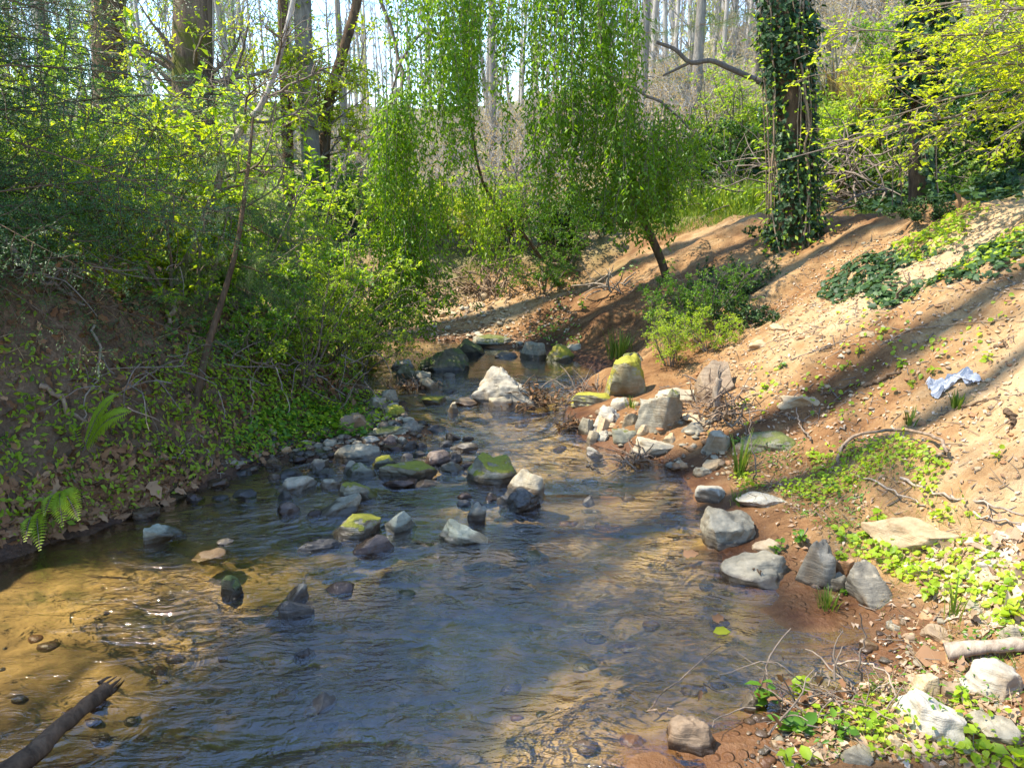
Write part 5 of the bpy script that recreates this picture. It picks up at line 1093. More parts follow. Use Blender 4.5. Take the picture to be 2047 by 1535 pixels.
cover('ground_cover', 'lime creepers spilling over the crest of the right bank', [(1780, 500), (1900, 430), (2046, 410), (2046, 520), (1880, 560)], 1500, 'lime', .04, .034, 'broad', .05, 61, .8, .6, -.05, 2.5)
cover('ground_cover', 'thin scatter of seedlings on the sunny clay slope', [(1500, 700), (1700, 560), (2046, 600), (2046, 1000), (1800, 850), (1480, 850)], 520, 'lime', .035, .026, 'broad', .04, 62, .7, .6, .12, 2.5)
cover('leaf_litter', 'pale dry leaves and chaff over the right bank', [(1350, 800), (1480, 650), (1640, 500), (1900, 440), (2046, 420), (2046, 1534), (1500, 1534), (1700, 1250), (1480, 1000)], 3000, 'palelitter', .030, .016, 'leaf', .01, 63, .5, .5)
cover('leaf_litter', 'pale dry leaves heaped at the right edge', [(1800, 1120), (2046, 1060), (2046, 1300), (1900, 1240)], 420, 'palelitter', .07, .042, 'lobed', .02, 64, .7, .7)
cover('leaf_litter', 'dry leaves between the stones of the lower right corner', [(1560, 1380), (1750, 1340), (1900, 1330), (2046, 1400), (2046, 1534), (1560, 1534)], 420, 'palelitter', .05, .03, 'lobed', .015, 65, .45, .6)
cover('leaf_litter', 'dead leaves on the far beach and cut bank', [(720, 680), (760, 600), (900, 570), (1160, 560), (1160, 690), (1000, 690)], 700, 'palelitter', .05, .03, 'leaf', .02, 66, .5, .6)
cover('ivy_patch', 'dark glossy ivy on the hillside behind the right bank', [(1310, 400), (1330, 330), (1500, 300), (1640, 330), (1900, 330), (2046, 330), (2046, 400), (1850, 415), (1640, 400), (1500, 380)], 7500, 'ivy', .08, .07, 'lobed', .12, 67, .5, .8, -.1, .8)
cover('ground_cover', 'leafy green growth over the hillside', [(1250, 440), (1330, 320), (1500, 230), (1700, 170), (2046, 120), (2046, 360), (1700, 380), (1500, 430)], 8000, 'lime', .08, .045, 'leaf', .35, 68, .5, .9, .0, .5)
cover('leaf_litter', 'dry leaves and straw on the far slope', [(700, 470), (760, 400), (1100, 350), (1400, 280), (1700, 140), (2046, 90), (2046, 300), (1500, 380), (1200, 470)], 6000, 'straw', .10, .03, 'leaf', .25, 69, .5, 1.0, -.2, .4)
cover('ground_cover', 'green woodland herbs beyond the left bank', [(0, 330), (0, 420), (300, 480), (700, 500), (900, 470), (900, 400), (600, 370)], 7000, 'lime', .10, .05, 'leaf', .35, 70, .5, .9, -.1, .5)
def grass(name, label, poly, n, leaf, h, w, seed, lean=.5, kind='stuff', clump=None, cs=2.0):
    r = np.random.default_rng(seed); b = MB(); P = scatter(poly, n, r)
    if clump is not None: P = P[noise2(P[:, 0], P[:, 1], cs, seed) > clump]
    m = len(P); b.leaves(P, np.stack([r.normal(0, lean, m), r.normal(0, lean, m), np.ones(m)], -1), r.normal(0, 1, (m, 3)), h * r.uniform(.4, 1.2, m), np.full(m, w), None, 0, 'needle')
    return tag(b.build(name, [LM[leaf]]), label, 'grass', None, kind)
def twig_litter(name, label, poly, n, seed):
    r = np.random.default_rng(seed); b = MB(); P = scatter(poly, n, r); N0 = Hn(P[:, 0], P[:, 1]); m = len(P); d = r.normal(0, 1, (m, 3)); d = norm(d - (d * N0).sum(1, keepdims=True) * N0)
    Q = paths(P + N0 * .006 - d * .03, d, .015 + .16 * r.random(m) ** 2.5, 5, r, 0, .16); b.tubes(Q, taper(m, 5, .0028, .0012) * r.uniform(.5, 1.5, (m, 1)), 4, 0, r.random(m))
    return tag(b.build(name, BK['twig']), label, 'litter', None, 'stuff')
twig_litter('twig_litter', 'little broken twigs littering the sunny right bank', [(1300, 780), (1480, 620), (1700, 460), (2046, 420), (2046, 1534), (1500, 1534), (1750, 1250), (1450, 950)], 1700, 91)
twig_litter('twig_litter', 'broken twigs among the dead leaves of the left bank', LB, 700, 92)
cover('ground_cover', 'dark green mixed herbs between the stones of the right shore', [(1440, 930), (1500, 880), (1800, 880), (1950, 1040), (2046, 1250), (2046, 1534), (1600, 1534), (1800, 1300), (1700, 1110), (1480, 990)], 1900, 'mid', .026, .012, 'leaf', .08, 93, .4, .9, .1, 3.0)
grass('grass', 'sparse fine grass blades on the right shore', [(1440, 930), (1500, 880), (1800, 880), (1950, 1040), (2046, 1250), (2046, 1534), (1600, 1534), (1800, 1300), (1700, 1110), (1480, 990)], 1500, 'grass', .07, .003, 94, .7, clump=.0, cs=3)
cover('ground_cover', 'mid green herbs along the crest and foot of the weeping tree slope', [(1040, 680), (1180, 560), (1250, 480), (1330, 500), (1250, 620), (1150, 700)], 420, 'mid', .04, .025, 'broad', .06, 95, .6, .6, .15, 2.5)
grass('dry_straw', 'dry straw and needles matted over the upper left bank', [(0, 430), (120, 480), (330, 600), (480, 640), (520, 720), (300, 760), (0, 780)], 6500, 'straw', .16, .004, 97, 2.2)
grass('dry_straw', 'dry grass stalks and chaff among the creeping plants of the right shore', [(1440, 930), (1500, 880), (1800, 880), (1950, 1040), (2046, 1100), (2046, 1534), (1600, 1534), (1800, 1300), (1700, 1110), (1480, 990)], 2200, 'straw', .09, .003, 98, 2.0)
grass('grass', 'long light grass over the hillside right of the stout ivy clad trunk', [(1250, 440), (1330, 340), (1500, 260), (1700, 180), (2046, 130), (2046, 330), (1700, 380), (1500, 430)], 14000, 'grass', .45, .018, 96, .6, clump=-.15, cs=.35)
grass('grass', 'short bright grass on the flat crest left of the stout ivy clad trunk', [(1260, 470), (1320, 420), (1500, 385), (1540, 430), (1470, 440), (1300, 480)], 5200, 'grass', .14, .008, 71)
grass('grass', 'thin grass along the sandy path behind the right bank', [(1640, 425), (1760, 415), (1900, 405), (1900, 425), (1700, 436)], 900, 'grass', .06, .006, 72)
grass('grass', 'mown looking light grass strip on the lower hillside', [(1640, 400), (1660, 360), (1760, 330), (1780, 370), (1700, 400)], 2600, 'grass', .22, .012, 73)

# single tufts
def tuft(label, px, py, n, h, w, leaf, seed, name='grass_tuft', arch=.5, sp=.05, water=False):
    r = np.random.default_rng(seed); p = hit(px, py, 0, water); b = MB(); a = r.uniform(0, 6.28, n); K = 7; u = np.linspace(0, 1, K)
    for i in range(n):
        hh = h * r.uniform(.5, 1.1); o = np.array([math.cos(a[i]), math.sin(a[i]), 0]); s = o * r.random() * sp; aa = arch * r.uniform(.3, 1.3)
        Q = s + np.outer(u * hh * (.3 + .7 * np.cos(aa * u)), [0, 0, 1]) + np.outer(hh * aa * u ** 1.7 * .8, o)
        sd = norm(np.cross(o, [0, 0, 1.])) * (w * (1 - u ** 2) * .5 + .0006)[:, None]
        V = np.stack([Q - sd, Q + sd], 1).reshape(-1, 3); ix = np.arange(K - 1) * 2
        b.add(V, np.stack([ix, ix + 1, ix + 3, ix + 2], -1), r.random())
    o = b.build(name, [LM[leaf]]); o.location = tuple(p); return tag(o, label, 'grass tuft', 'grass tufts')
tuft('strappy pale grass tuft at the shore above the chalk white rock', 1478, 955, 46, .30, .010, 'grass', 81)
tuft('thick green grass tuft behind the tall moss wrapped boulder', 1238, 716, 80, .30, .012, 'grass', 82, sp=.14)
tuft('big dry arching grass tuft high on the hillside', 1725, 248, 130, 1.1, .03, 'straw', 83, arch=.9, sp=.2)
tuft('dry grass tuft beside the big arching one', 1668, 200, 80, .8, .03, 'straw', 84, arch=.8, sp=.2)
tuft('fine green grass tuft at the edge of the wet red mud', 1655, 1216, 60, .10, .004, 'grass', 85, sp=.05)
tuft('broad bladed green tuft on the clay slope', 1820, 850, 14, .11, .012, 'grass', 86)
tuft('dense green tuft under the torn plastic scrap', 1912, 815, 30, .11, .010, 'grass', 87)
tuft('small tuft hugging the right end of the chalk white rock', 1478, 1008, 36, .09, .004, 'grass', 88, sp=.06)
tuft('long bladed tuft standing near the right edge stones', 1905, 1235, 14, .20, .008, 'grass', 89)
tuft('grass tuft at the water edge under the left bank ferns', 78, 1080, 34, .16, .006, 'grass', 90)
tuft('tuft of grass on top of the right rock pile', 1262, 815, 26, .10, .005, 'grass', 91)

# ------------------------------------------------------------------ small plants, ferns
def fern(px, py, fr, label, water=False):
    p = hit(px, py, 0, water); t = thing('fern', label, 'fern', p, 0, 'ferns on the left bank')
    for (tx, ty, dY, hgt) in fr:
        e = at(tx, ty, p[1] + dY) - p; m = e * .5 + np.array([0, 0, hgt]); P = curve([np.zeros(3), m, e], 16); b = MB(); b.tubes(P, np.linspace(.004, .0012, 16), 4, 0)
        L = np.linalg.norm(np.diff(P, axis=0), axis=1).sum(); n = max(14, int(L / .020)); u = np.linspace(.12, .99, n); q, d = along(P, u)
        up = norm(np.array([-.1, -.6, .8])); s = norm(np.cross(d, up)); pl = (L * .15 * np.sin(np.clip(u * 1.05, 0, 1) * math.pi * .92 + .22) ** .8 + .006)
        for sg in (1, -1): b.leaves(q, s * sg + d * .35, np.tile(up, (n, 1)), pl, np.full(n, .010), np.full(n, .75), 1, 'leaf')
        b.build('frond', [BK['twig'], LM['lime']], t)
fern(165, 905, [(232, 788, -.15, .05), (262, 822, -.2, .06), (140, 850, 0, .04), (120, 830, .1, .05)], 'tall pale tipped fern with upright fronds in the middle of the left bank')
fern(120, 985, [(158, 1040, -.35, .05), (125, 1052, -.35, .05), (88, 1030, -.3, .04)], 'drooping fern low on the left bank near the water')
fern(75, 1030, [(80, 1100, -.3, .05), (50, 1082, -.3, .05)], 'small hanging fern over the water at the left edge')
def sprout(px, py, h, n, L, label, leaf='mid', seed=1, kind='broad', sp=.6, water=False, group='leafy seedlings', name='seedling', mi_leaf=None, var=.55):
    r = np.random.default_rng(seed); p = hit(px, py, 0, water); t = thing(name, label, 'seedling', p, 0, group); b = MB(); f = MB()
    k = max(2, n // 4); d = norm(np.stack([r.normal(0, sp * .5, k), r.normal(-.1, sp * .5, k), np.ones(k)], -1)); P = paths(np.tile(np.array([[0, 0, -.01]]), (k, 1)) + r.normal(0, .01, (k, 3)) * [1, 1, 0], d, h * r.uniform(.6, 1.1, k), 6, r, 0, .14)
    b.tubes(P, taper(k, 6, .0035, .0015), 4, 0)
    t_ = np.linspace(.35, 1, n // k + 1)
    for i in range(k):
        q, dd = along(P[i], t_); m = len(q); a = np.arange(m) * 2.4 + r.uniform(0, 6); o = np.stack([np.cos(a), np.sin(a), np.full(m, .15)], -1); s = r.uniform(.6, 1.15, m)
        f.leaves(q, o + r.normal(0, .3, (m, 3)), np.array([0, -.25, 1]) + r.normal(0, .4, (m, 3)), .82 * L * s, L * .56 * s, np.clip(var + r.normal(0, .18, m), 0, 1), 0, kind)
    b.build('stem', BK['twig'], t); f.build('leaves', LM[leaf], t); return t
for a in [
 (1535, 1412, .17, 9, .075, 'leafy green seedling standing tallest beside the sandy shallows, lower right', 'mid', 1, 'broad'), (1592, 1385, .12, 9, .06, 'seedling with pale leaves between twigs right of the tallest seedling', 'lime', 2, 'broad'), (1602, 1462, .09, 10, .075, 'scallop leaved seedling below the tallest seedling', 'mid', 3, 'broad'), (1672, 1470, .08, 8, .06, 'purple stemmed seedling right of the scallop leaved one', 'mid', 4, 'broad'), (1590, 1534, .09, 7, .07, 'bright seedling cut by the lower edge of the frame', 'lime', 5, 'broad'), (1738, 1470, .08, 8, .05, 'thin seedling left of the white slab corner', 'lime', 6, 'broad'),
 (1935, 1420, .07, 7, .05, 'little seedling sprouting between honey stone and whitish rock', 'lime', 7, 'broad'), (1960, 1520, .10, 10, .075, 'broad leaved seedling in the very lower right corner', 'lime', 8, 'broad'), (2025, 1535, .10, 8, .07, 'seedling at the right corner edge, partly cut off', 'lime', 9, 'broad'), (1600, 1085, .09, 14, .05, 'shaded leafy clump behind the broad flat topped grey stone', 'mid', 10, 'broad'), (1560, 1105, .07, 10, .05, 'dark green clump left of the pointed blue grey rock', 'mid', 11, 'broad'), (1692, 1120, .07, 10, .05, 'green clump right above the pointed blue grey rock', 'lime', 12, 'broad'), (1690, 1190, .06, 9, .035, 'small green sprig between the pointed and the sloping blue grey rocks', 'mid', 13, 'broad'),
 (1800, 1125, .09, 12, .05, 'seedling clump in front of the long orange tan boulder', 'lime', 14, 'broad'), (1770, 1045, .08, 12, .055, 'round leaved clump left of the long orange tan boulder', 'lime', 15, 'broad'), (1860, 1195, .08, 10, .055, 'lime leaved clump right of the sloping blue grey boulder', 'lime', 16, 'broad'), (1990, 1200, .10, 12, .06, 'lime seedling patch at the right edge among dry leaves', 'lime', 17, 'broad'), (2030, 1235, .08, 9, .06, 'seedling with yellowish leaves at the right frame edge', 'yellowgreen', 18, 'broad'),
 (1992, 912, .06, 4, .045, 'lone two leaved seedling on the bare clay at right', 'lime', 19, 'broad'), (1795, 735, .09, 9, .055, 'bright five leaved seedling in the middle of the clay slope', 'lime', 20, 'broad'), (1865, 745, .06, 6, .05, 'pale seedling left of the torn plastic scrap', 'lime', 21, 'broad'), (1720, 705, .07, 9, .045, 'seedling pair high in the middle of the clay slope', 'lime', 22, 'broad'), (1820, 770, .05, 6, .04, 'small seedling below the five leaved one', 'lime', 23, 'broad'), (1560, 735, .07, 10, .045, 'leafy sprig on the slope right of the ochre boulder', 'mid', 24, 'broad'), (1530, 780, .06, 8, .045, 'sprig left above the pale sandstone slab', 'lime', 25, 'broad'), (1470, 820, .06, 8, .045, 'sprig behind the upturned root stump', 'lime', 26, 'broad'), (1425, 872, .06, 10, .04, 'green sprig between the rock pile and the pale angular rock', 'mid', 27, 'broad'), (1470, 885, .06, 10, .04, 'green sprig right behind the pale angular rock', 'mid', 28, 'broad'), (1690, 730, .05, 6, .04, 'faint sprig above the dark shadow band of the slope', 'lime', 29, 'broad'), (1975, 720, .05, 6, .05, 'bright sprig right of the torn plastic scrap', 'lime', 30, 'broad'),
 (605, 905, .10, 12, .05, 'fresh green sprout growing out of the gravel bar', 'lime', 31, 'broad'), (30, 1040, .08, 9, .05, 'round leaved sprout low at the left edge of the bank', 'lime', 32, 'broad'), (345, 690, .18, 22, .05, 'bright green leafy spray hanging before the bank, middle left', 'mid', 33, 'leaf'), (400, 680, .16, 22, .05, 'green leafy spray right of the slim hemlock base', 'mid', 34, 'leaf'), (285, 860, .18, 18, .055, 'leafy sprout right of the tall pale tipped fern', 'lime', 35, 'leaf'), (360, 850, .18, 20, .055, 'star leaved sprout below the slim hemlock base', 'lime', 36, 'leaf'), (420, 840, .15, 18, .05, 'leafy sprout at the foot of the bank left of the gravel bar', 'mid', 37, 'leaf'), (310, 930, .12, 14, .05, 'herb among dead leaves beside the thin pale twig', 'mid', 38, 'leaf'), (205, 860, .12, 14, .05, 'herb above the brown branch on the left bank', 'mid', 39, 'leaf'), (60, 830, .16, 18, .06, 'yellow green sprout at the left edge in mid bank', 'lime', 40, 'leaf'), (30, 900, .14, 16, .05, 'leafy herb at the left edge below the yellow green sprout', 'mid', 41, 'leaf'), (150, 960, .12, 14, .05, 'herb between the two lower ferns', 'mid', 42, 'leaf'), (230, 990, .10, 12, .045, 'low herb on the leaf littered toe of the left bank', 'mid', 43, 'leaf'), (460, 900, .10, 14, .045, 'green herb at the inner end of the gravel bar', 'mid', 44, 'leaf'), (1108, 668, .12, 14, .05, 'lime herb on the mossy far shore of the upper pool', 'lime', 45, 'leaf'), (1165, 620, .18, 18, .06, 'fresh herb at the foot of the shaded undercut', 'mid', 46, 'leaf'), (1140, 580, .25, 22, .07, 'leafy herb growing in the shade of the undercut', 'mid', 47, 'leaf')]:
    sprout(a[0], a[1], a[2], a[3], a[4], a[5], a[6], a[7] + 500, a[8])

# ------------------------------------------------------------------ sticks, roots, logs
def stick(pts, r0, r1, label, mat='twig', name='twig', cat='twig', group='twigs and sticks', K=16, wob=.006, n=6, water=False, side=0):
    Q = [hit(a, b_, l, water) for a, b_, l in pts]; base = Q[0].copy(); P = curve([q - base for q in Q], K, wob); b = MB(); b.tubes(P, np.linspace(r0, r1, K) * rng.uniform(.9, 1.1, K), n, 0, .5, True)
    if side:
        s, d, tt = branch_off(P[None], side, .7, rng, .2, .95); B = paths(s, d, rng.uniform(.03, .12, len(s)), 5, rng, .05, .15); b.tubes(B, taper(len(B), 5, r1 * .8, r1 * .3), 4, 0)
    o = b.build(name, BK[mat]); o.location = tuple(base); return tag(o, label, cat, group)
stick([(1676, 926, 0), (1680, 897, .03), (1718, 868, .05), (1780, 858, .07), (1850, 866, .07), (1884, 884, .07), (1894, 904, .06)], .011, .009, 'bent bare vine arching like a bow over the clay slope', 'root', 'vine', 'vine', K=24)
stick([(1896, 900, .05), (1862, 921, .01)], .011, .008, 'short stick propping the right end of the bow like vine', 'root')
stick([(1789, 605, 0), (1796, 585, .10), (1815, 567, .16), (1817, 545, .24)], .012, .005, 'antler like upright twig high on the right bank', 'root', side=2)
stick([(1725, 772, .01), (1800, 742, .02)], .016, .010, 'fallen branch lying across the middle of the clay slope', 'brown', 'branch', 'branch')
stick([(1640, 790, .01), (1700, 770, .02), (1730, 768, .01)], .008, .005, 'thin dark stick left of the fallen branch on the slope', 'brown')
stick([(1990, 692, .01), (2010, 690, .02), (2005, 680, .03)], .012, .006, 'curved dark stick at the upper right of the clay slope', 'brown')
stick([(2010, 820, .01), (2025, 835, .02), (2020, 858, .01)], .016, .010, 'dark crooked stick at the right edge of the clay slope', 'brown')
stick([(1502, 958, .0), (1510, 940, .12), (1500, 870, .30), (1498, 818, .42)], .005, .002, 'thin upright dead stem rising from the shore plants', 'twig', side=3)
stick([(1620, 880, .04), (1600, 850, .06), (1592, 815, .1)], .007, .004, 'grey stick standing on the domed rock at the slope foot', 'twig')
stick([(1648, 880, 0), (1690, 850, .02)], .009, .007, 'pale stick right of the domed rock at the slope foot', 'deadwood')
stick([(1800, 955, .01), (1870, 985, .02), (1950, 1002, .02), (2046, 1030, .01)], .009, .005, 'long pale twig trailing to the right edge over clay', 'deadwood', side=4)
stick([(1700, 945, .01), (1770, 975, .03), (1850, 1010, .02)], .007, .004, 'pale twig crossing the creeping shore plants', 'deadwood')
stick([(1900, 990, .01), (1960, 1030, .02), (2040, 1045, .02)], .008, .004, 'light twig lying near the right edge above the tan boulder', 'deadwood', side=2)
stick([(1760, 690, .01), (1830, 655, .02), (1900, 650, .02), (2030, 632, .01)], .005, .003, 'thin root running across the upper clay slope', 'root')
stick([(1560, 690, .01), (1640, 655, .03), (1720, 640, .02)], .005, .003, 'thin pale root on the slope above the sandstone slab', 'root', side=3)
stick([(1580, 720, .01), (1660, 690, .03), (1640, 700, .02), (1760, 640, .02)], .005, .003, 'tangled grey twig on the slope right of the bank shrubs', 'twig', side=4)
stick([(1880, 830, .01), (1950, 805, .03), (2000, 800, .01)], .008, .005, 'brown twig right of the torn plastic scrap', 'brown')
stick([(1480, 1130, .055), (1522, 1142, .065)], .006, .004, 'short dark twig lying on the broad flat topped grey stone', 'brown', water=True)
stick([(1172, 932, .01), (1205, 946, .02)], .005, .003, 'thin black twig floating right of midstream', 'brown', water=True)
stick([(1345, 1418, .0), (1300, 1412, .0), (1440, 1290, .015)], .005, .003, 'slender brown twig afloat in the sunny shallows', 'root', water=True)
stick([(1722, 1360, .05), (1716, 1320, .16), (1726, 1270, .26), (1718, 1225, .38)], .005, .002, 'upright crooked twig standing in the wet mud, lower right', 'twig', side=2)
stick([(1640, 1345, .03), (1680, 1325, .10), (1722, 1322, .13), (1770, 1340, .13), (1790, 1390, .06)], .005, .003, 'pale forked twig arching over the twig heap, lower right', 'deadwood', side=2)
TW = np.random.default_rng(321)
def twig_heap(label, px, py, n, L, rad, rr, mat, seed, spread=(.3, .15), h=.12, name='twig_heap', water=True, leaves=0, up=.3):
    r = np.random.default_rng(seed); p = hit(px, py, 0, water); t = thing(name, label, 'twig heap', p, 0, 'heaps of twigs and roots'); b = MB()
    s = np.stack([r.normal(0, spread[0], n), r.normal(0, spread[1], n), np.abs(r.normal(.02, h * .6, n))], -1); d = norm(np.stack([r.normal(0, 1, n), r.normal(0, .6, n), r.normal(up, .4, n)], -1))
    P = paths(s, d, L * r.uniform(.4, 1.2, n), 7, r, -.06, .2); b.tubes(P, taper(n, 7, rad, rad * .4) * r.uniform(.5, 1.4, (n, 1)), 5, 0, r.random(n)); b.build('twigs', BK[mat], t)
    if leaves:
        f = MB(); q = np.stack([r.normal(0, spread[0], leaves), r.normal(0, spread[1], leaves), np.abs(r.normal(.01, h * .5, leaves))], -1)
        f.leaves(q, rdir(leaves, .1), r.normal(0, .6, (leaves, 3)) + [0, 0, 1], r.uniform(.03, .07, leaves), r.uniform(.02, .04, leaves), None, 0, 'lobed'); f.build('dead_leaves', LM['litter'], t)
    return t
twig_heap('heap of dry twigs and leaves among seedlings, lower right', 1650, 1425, 70, .25, .004, 1, 'twig', 1, (.16, .10), .07, leaves=60)
twig_heap('root and leaf tangle caught on the right side of the bleached boulder', 1066, 808, 90, .20, .006, 1, 'brown', 2, (.11, .07), .13, leaves=160)
twig_heap('flotsam of twigs and leaves on the mossy ledge right of midstream', 1172, 790, 60, .25, .006, 1, 'twig', 3, (.16, .06), .05, leaves=90)
twig_heap('upturned root mass behind the rock pile with a pale broken stem', 1440, 838, 130, .20, .006, 1, 'root', 4, (.11, .10), .15, up=.5, leaves=30)
twig_heap('clump of roots and wet leaves at the waterline before the thick pale slab', 1275, 926, 50, .16, .006, 1, 'root', 5, (.07, .04), .05, leaves=30)
twig_heap('little raft of leaves and roots left of the triangular rock pile tip', 1140, 856, 40, .12, .006, 1, 'brown', 6, (.05, .03), .05, leaves=30)
twig_heap('brown leaf drift against the tan rock at the pool outlet', 826, 776, 25, .15, .005, 1, 'twig', 7, (.12, .05), .05, leaves=120)
twig_heap('brush heap of long grey stems on the hillside behind the sandy path', 1690, 405, 160, 1.5, .012, 1, 'twig', 8, (.6, .4), .5, up=.35, water=False)
twig_heap('tangle of grey vines and stems left of the stout ivy clad trunk', 1430, 420, 80, 1.0, .008, 1, 'twig', 9, (.4, .3), .3, up=.4, water=False)
twig_heap('bare root fringe hanging from the lip of the far cut bank', 985, 580, 120, .55, .010, 1, 'root', 10, (.35, .12), .28, up=-.4, water=False)
twig_heap('root fringe at the left part of the far cut bank', 800, 600, 90, .5, .010, 1, 'root', 11, (.35, .12), .25, up=-.4, water=False)
twig_heap('pale broken roots sticking out of the shaded slope edge', 1225, 590, 26, .4, .010, 1, 'deadwood', 12, (.15, .10), .12, up=.8, water=False)
twig_heap('mass of dead brush leaning over the left bank above the gravel bar', 580, 770, 34, .45, .005, 1, 'twig', 13, (.35, .15), .25, up=-.5, water=False, leaves=40)
twig_heap('dead brush and straw on the brow of the left bank at the frame edge', 60, 545, 130, .35, .004, 1, 'twig', 14, (.3, .2), .06, up=-.2, water=False, leaves=100)
twig_heap('thin dead twigs strewn down the middle of the left bank', 200, 760, 60, .4, .004, 1, 'twig', 15, (.5, .25), .12, up=-.1, water=False)
# upturned stump: pale broken stem above the root mass
def stump():
    p = hit(1432, 838, 0, True); b = MB(); P = curve([(0, 0, 0), (-.01, 0, .18), (.0, 0, .30)], 10, .004); b.tubes(P, np.linspace(.032, .024, 10), 9, 0, .5, True)
    for k in range(7): a = k * .9; b.tubes(curve([P[-1], P[-1] + [.015 * math.cos(a), .015 * math.sin(a), .05], P[-1] + [.03 * math.cos(a) + .03, .02 * math.sin(a), rng.uniform(.06, .11)]], 5), np.linspace(.007, .002, 5), 4, 0)
    o = b.build('broken_stem', BK['deadwood']); o.location = tuple(p); tag(o, 'pale splintered stem standing in the upturned root mass', 'stump', 'heaps of twigs and roots')
stump()
# roots and branches over the left bank
for i, (pts, rr, lab, m) in enumerate([
 ([(10, 478, .08), (60, 540, .10), (120, 580, .08), (170, 610, .05)], .020, 'thick grey root sloping down across the brow of the left bank', 'grey'),
 ([(80, 770, .05), (120, 800, .06), (170, 840, .05), (200, 880, .03)], .018, 'smooth brown branch lying on the left bank behind the fern', 'root'),
 ([(190, 650, .05), (200, 700, .10), (195, 760, .10), (170, 800, .05), (158, 860, .02)], .009, 'pale dangling root in the middle of the left bank', 'deadwood'),
 ([(480, 670, .2), (530, 700, .22), (555, 740, .2), (575, 800, .15), (580, 830, .1)], .008, 'pale root hanging in a curve above the gravel bar', 'deadwood'),
 ([(480, 660, .2), (540, 690, .3), (620, 740, .3), (690, 790, .2)], .008, 'grey branch drooping toward the riffle from the left bank', 'grey'),
 ([(430, 680, .15), (500, 720, .2), (560, 730, .25), (640, 730, .3)], .010, 'dead branch level with the brow above the gravel bar', 'twig'),
 ([(330, 920, .04), (370, 900, .08), (382, 876, .12)], .005, 'thin pale twig stuck in the leaf littered toe of the bank', 'deadwood'),
 ([(400, 870, .05), (425, 920, .05), (445, 960, .02)], .004, 'fine pale twig hanging to the water beside the leaf litter', 'deadwood'),
 ([(110, 880, .04), (200, 860, .05), (240, 870, .04)], .006, 'dark twig lying level behind the tall fern', 'brown'),
 ([(500, 760, .12), (505, 820, .10), (500, 870, .06)], .007, 'root fringe strand hanging behind the bright creeping leaves', 'root'),
 ([(330, 660, .02), (345, 620, .15), (352, 600, .25)], .022, 'broken pale stub of a stem on the brow left of the slim hemlock', 'deadwood')]):
    stick(pts, rr, rr * .45, lab, m, 'root' if i in (0, 2, 3, 9) else 'branch', 'root' if i in (0, 2, 3, 9) else 'branch', 'roots and branches on the left bank', side=3 if i in (4, 5) else 0, wob=.012)
# curved bare branch in front of the hill, right of the hanging strands
def bare_branch():
    b = MB(); base = at(1500, 165, 9.5); b.tubes(curve([p - base for p in pth_at([(1510, 160), (1460, 138), (1420, 122), (1380, 126), (1350, 100), (1312, 85)], 9.5)], 18), np.linspace(.034, .02, 18), 7, 0, .5, True)
    b.tubes(curve([p - base for p in pth_at([(1382, 124), (1350, 140), (1325, 152)], 9.5)], 8), np.linspace(.02, .012, 8), 6, 0, .5, True)
    b.tubes(curve([p - base for p in pth_at([(1575, 190), (1540, 175), (1510, 160)], 9.2)], 8), np.linspace(.038, .034, 8), 7)
    o = b.build('dead_branch', BK['twig']); o.location = tuple(base); tag(o, 'curved bare branch reaching left from the stout ivy clad trunk', 'branch', 'roots and branches')
bare_branch()
# logs
def log(pts, r0, r1, label, mat, splinter=True):
    Q = [np.array(q, float) for q in pts]; base = Q[0].copy(); K = 60; P = curve([q - base for q in Q], K); b = MB(); n = 22
    b.tubes(P, np.linspace(r0, r1, K), n, 0, .5, True); V = b.V[0].reshape(K, n, 3); c = V.mean(1, keepdims=True)
    V = c + (V - c) * (1 + .28 * noise3(V * 6)[..., None] + .16 * noise3(V * np.array([22, 22, 22]))[..., None]); b.V[0] = V.reshape(-1, 3)
    if splinter:
        D = norm(P[-1] - P[-3])
        for k in range(9):
            a = rng.normal(0, .5, 3) * r1; b.tubes(np.stack([P[-2] + a, P[-1] + a * .9 + D * .03, P[-1] + a * .7 + D * rng.uniform(.01, .07)]), np.array([r1 * .35, r1 * .2, .002]), 4)
    o = b.build('log', BK[mat]); o.location = tuple(base); return tag(o, label, 'log', 'logs')
w = hit(30, 1540); e = hit(215, 1385)
log([w + [-.2, -.18, -.02], w + [0, 0, .015], (w + e) / 2 + [0, 0, .02], e + [0, 0, .02]], .042, .030, 'brown driftwood log with a splintered tip half in the near left water', 'driftwood')
w = hit(1888, 1318, 0, False); e = hit(2060, 1302, 0, False)
log([w + [0, 0, .035], (w + e) / 2 + [0, 0, .04], e + [.1, 0, .045]], .027, .024, 'pale barkless log lying on stones at the lower right edge', 'deadwood', False)
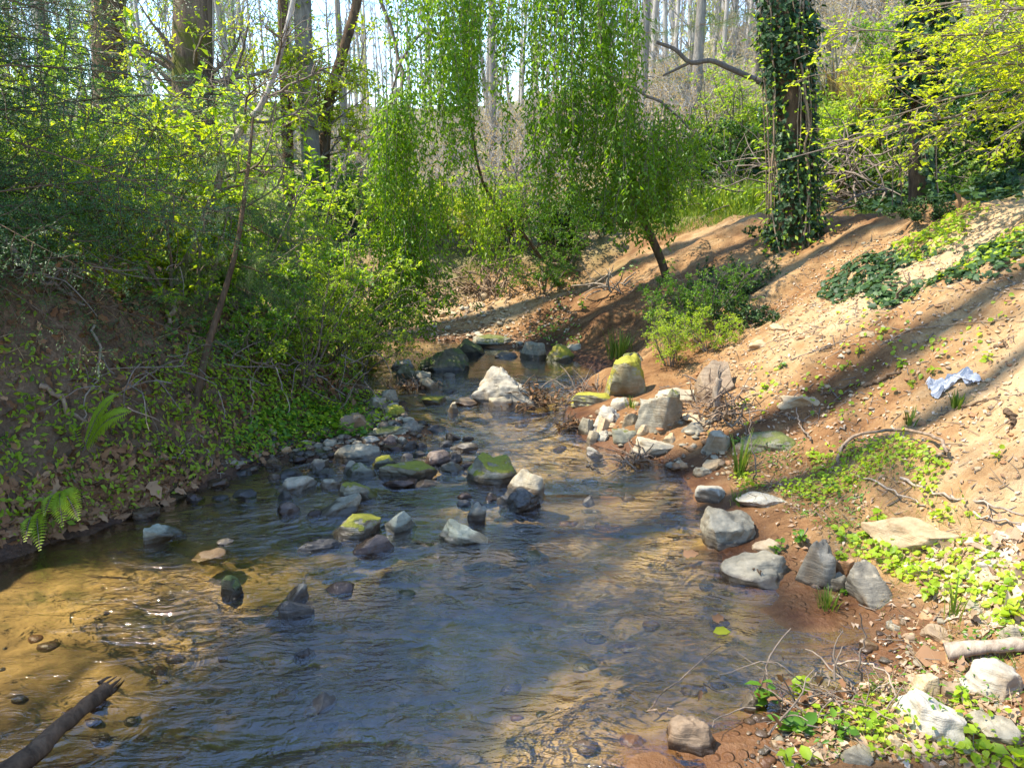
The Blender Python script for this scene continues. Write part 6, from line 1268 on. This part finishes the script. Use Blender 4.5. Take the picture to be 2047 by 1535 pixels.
# single leaves
def lone_leaf(px, py, L, Wd, label, leaf, lift=.02, d=(1, .2, .1), seed=0, var=.6, kind='lobed'):
    p = hit(px, py, 0, True); b = MB(); b.leaves(np.array([[0, 0, 0]]), np.array([d]), np.array([[0.1, -.5, 1]]), np.array([L]), np.array([Wd]), np.array([var]), 0, kind); o = b.build('fallen_leaf', LM[leaf]); o.location = tuple(p + [0, 0, lift]); return tag(o, label, 'leaf', 'single fallen leaves')
lone_leaf(1825, 1330, .20, .11, 'large curled brown oak leaf on the wet shore left of the pale log', 'litter', .05, (.9, -.3, -.1), var=.75)
lone_leaf(1425, 1268, .085, .045, 'single bright yellow leaf on the shallow water', 'yellowgreen', .012, (1, .1, .05), var=1, kind='broad')
lone_leaf(1425, 1245, .07, .05, 'rust brown leaf on the shallow water above the yellow leaf', 'litter', .012, (.9, .5, .1), var=.6)
lone_leaf(1365, 1115, .09, .06, 'brown leaf stuck at the waterline left of the broad flat stone', 'litter', .015, (1, .1, .15), var=.65)
lone_leaf(300, 975, .13, .09, 'big pale brown leaf at the foot of the left bank', 'litter', .04, (.5, -.3, -.5), var=.85)
lone_leaf(262, 985, .10, .07, 'orange brown leaf beside the big pale brown leaf', 'litter', .03, (1, -.2, .1), var=.7)
lone_leaf(1918, 428, .16, .11, 'curled brown leaf standing on the crest of the right bank', 'litter', .05, (-.3, 0, .8), var=.55)
# torn white and blue plastic scrap on the slope
def scrap():
    p = hit(1850, 785, 0, False); q = hit(1945, 745, 0, False); m = MB(); n = 26; g = np.linspace(0, 1, n); U, V = np.meshgrid(g, g)
    d = q - p; w = np.array([.03, -.15, 0]); P = p + U[..., None] * d + (V[..., None] - .4) * w * 1.2
    P[..., 2] = H(P[..., 0], P[..., 1]) + .012 + .042 * np.abs(noise3(np.stack([U * 9, V * 6, U * 0], -1))) + .012 * noise3(np.stack([U * 17, V * 15, U * 0 + 3], -1))
    ix = np.arange(n * n).reshape(n, n); hole = noise3(np.stack([U * 4, V * 3, U * 0 + 9], -1))[:-1, :-1] + .5 - 1.4 * np.maximum(np.abs(U - .5), np.abs(V - .5))[:-1, :-1] ** 2 > .0
    Fc = np.stack([ix[:-1, :-1], ix[:-1, 1:], ix[1:, 1:], ix[1:, :-1]], -1)[hole]
    m.add((P - p).reshape(-1, 3), Fc, np.clip(.5 + noise3(np.stack([U * 5, V * 9, U * 0 + 5], -1)), 0, 1).ravel())
    o = m.build('plastic_scrap', plain_mat('torn_plastic', (.10, .13, .18), (.50, .51, .52), 6, .4, .15)); o.location = tuple(p); tag(o, 'torn crumpled white and blue plastic scrap on the clay slope', 'scrap')
scrap()
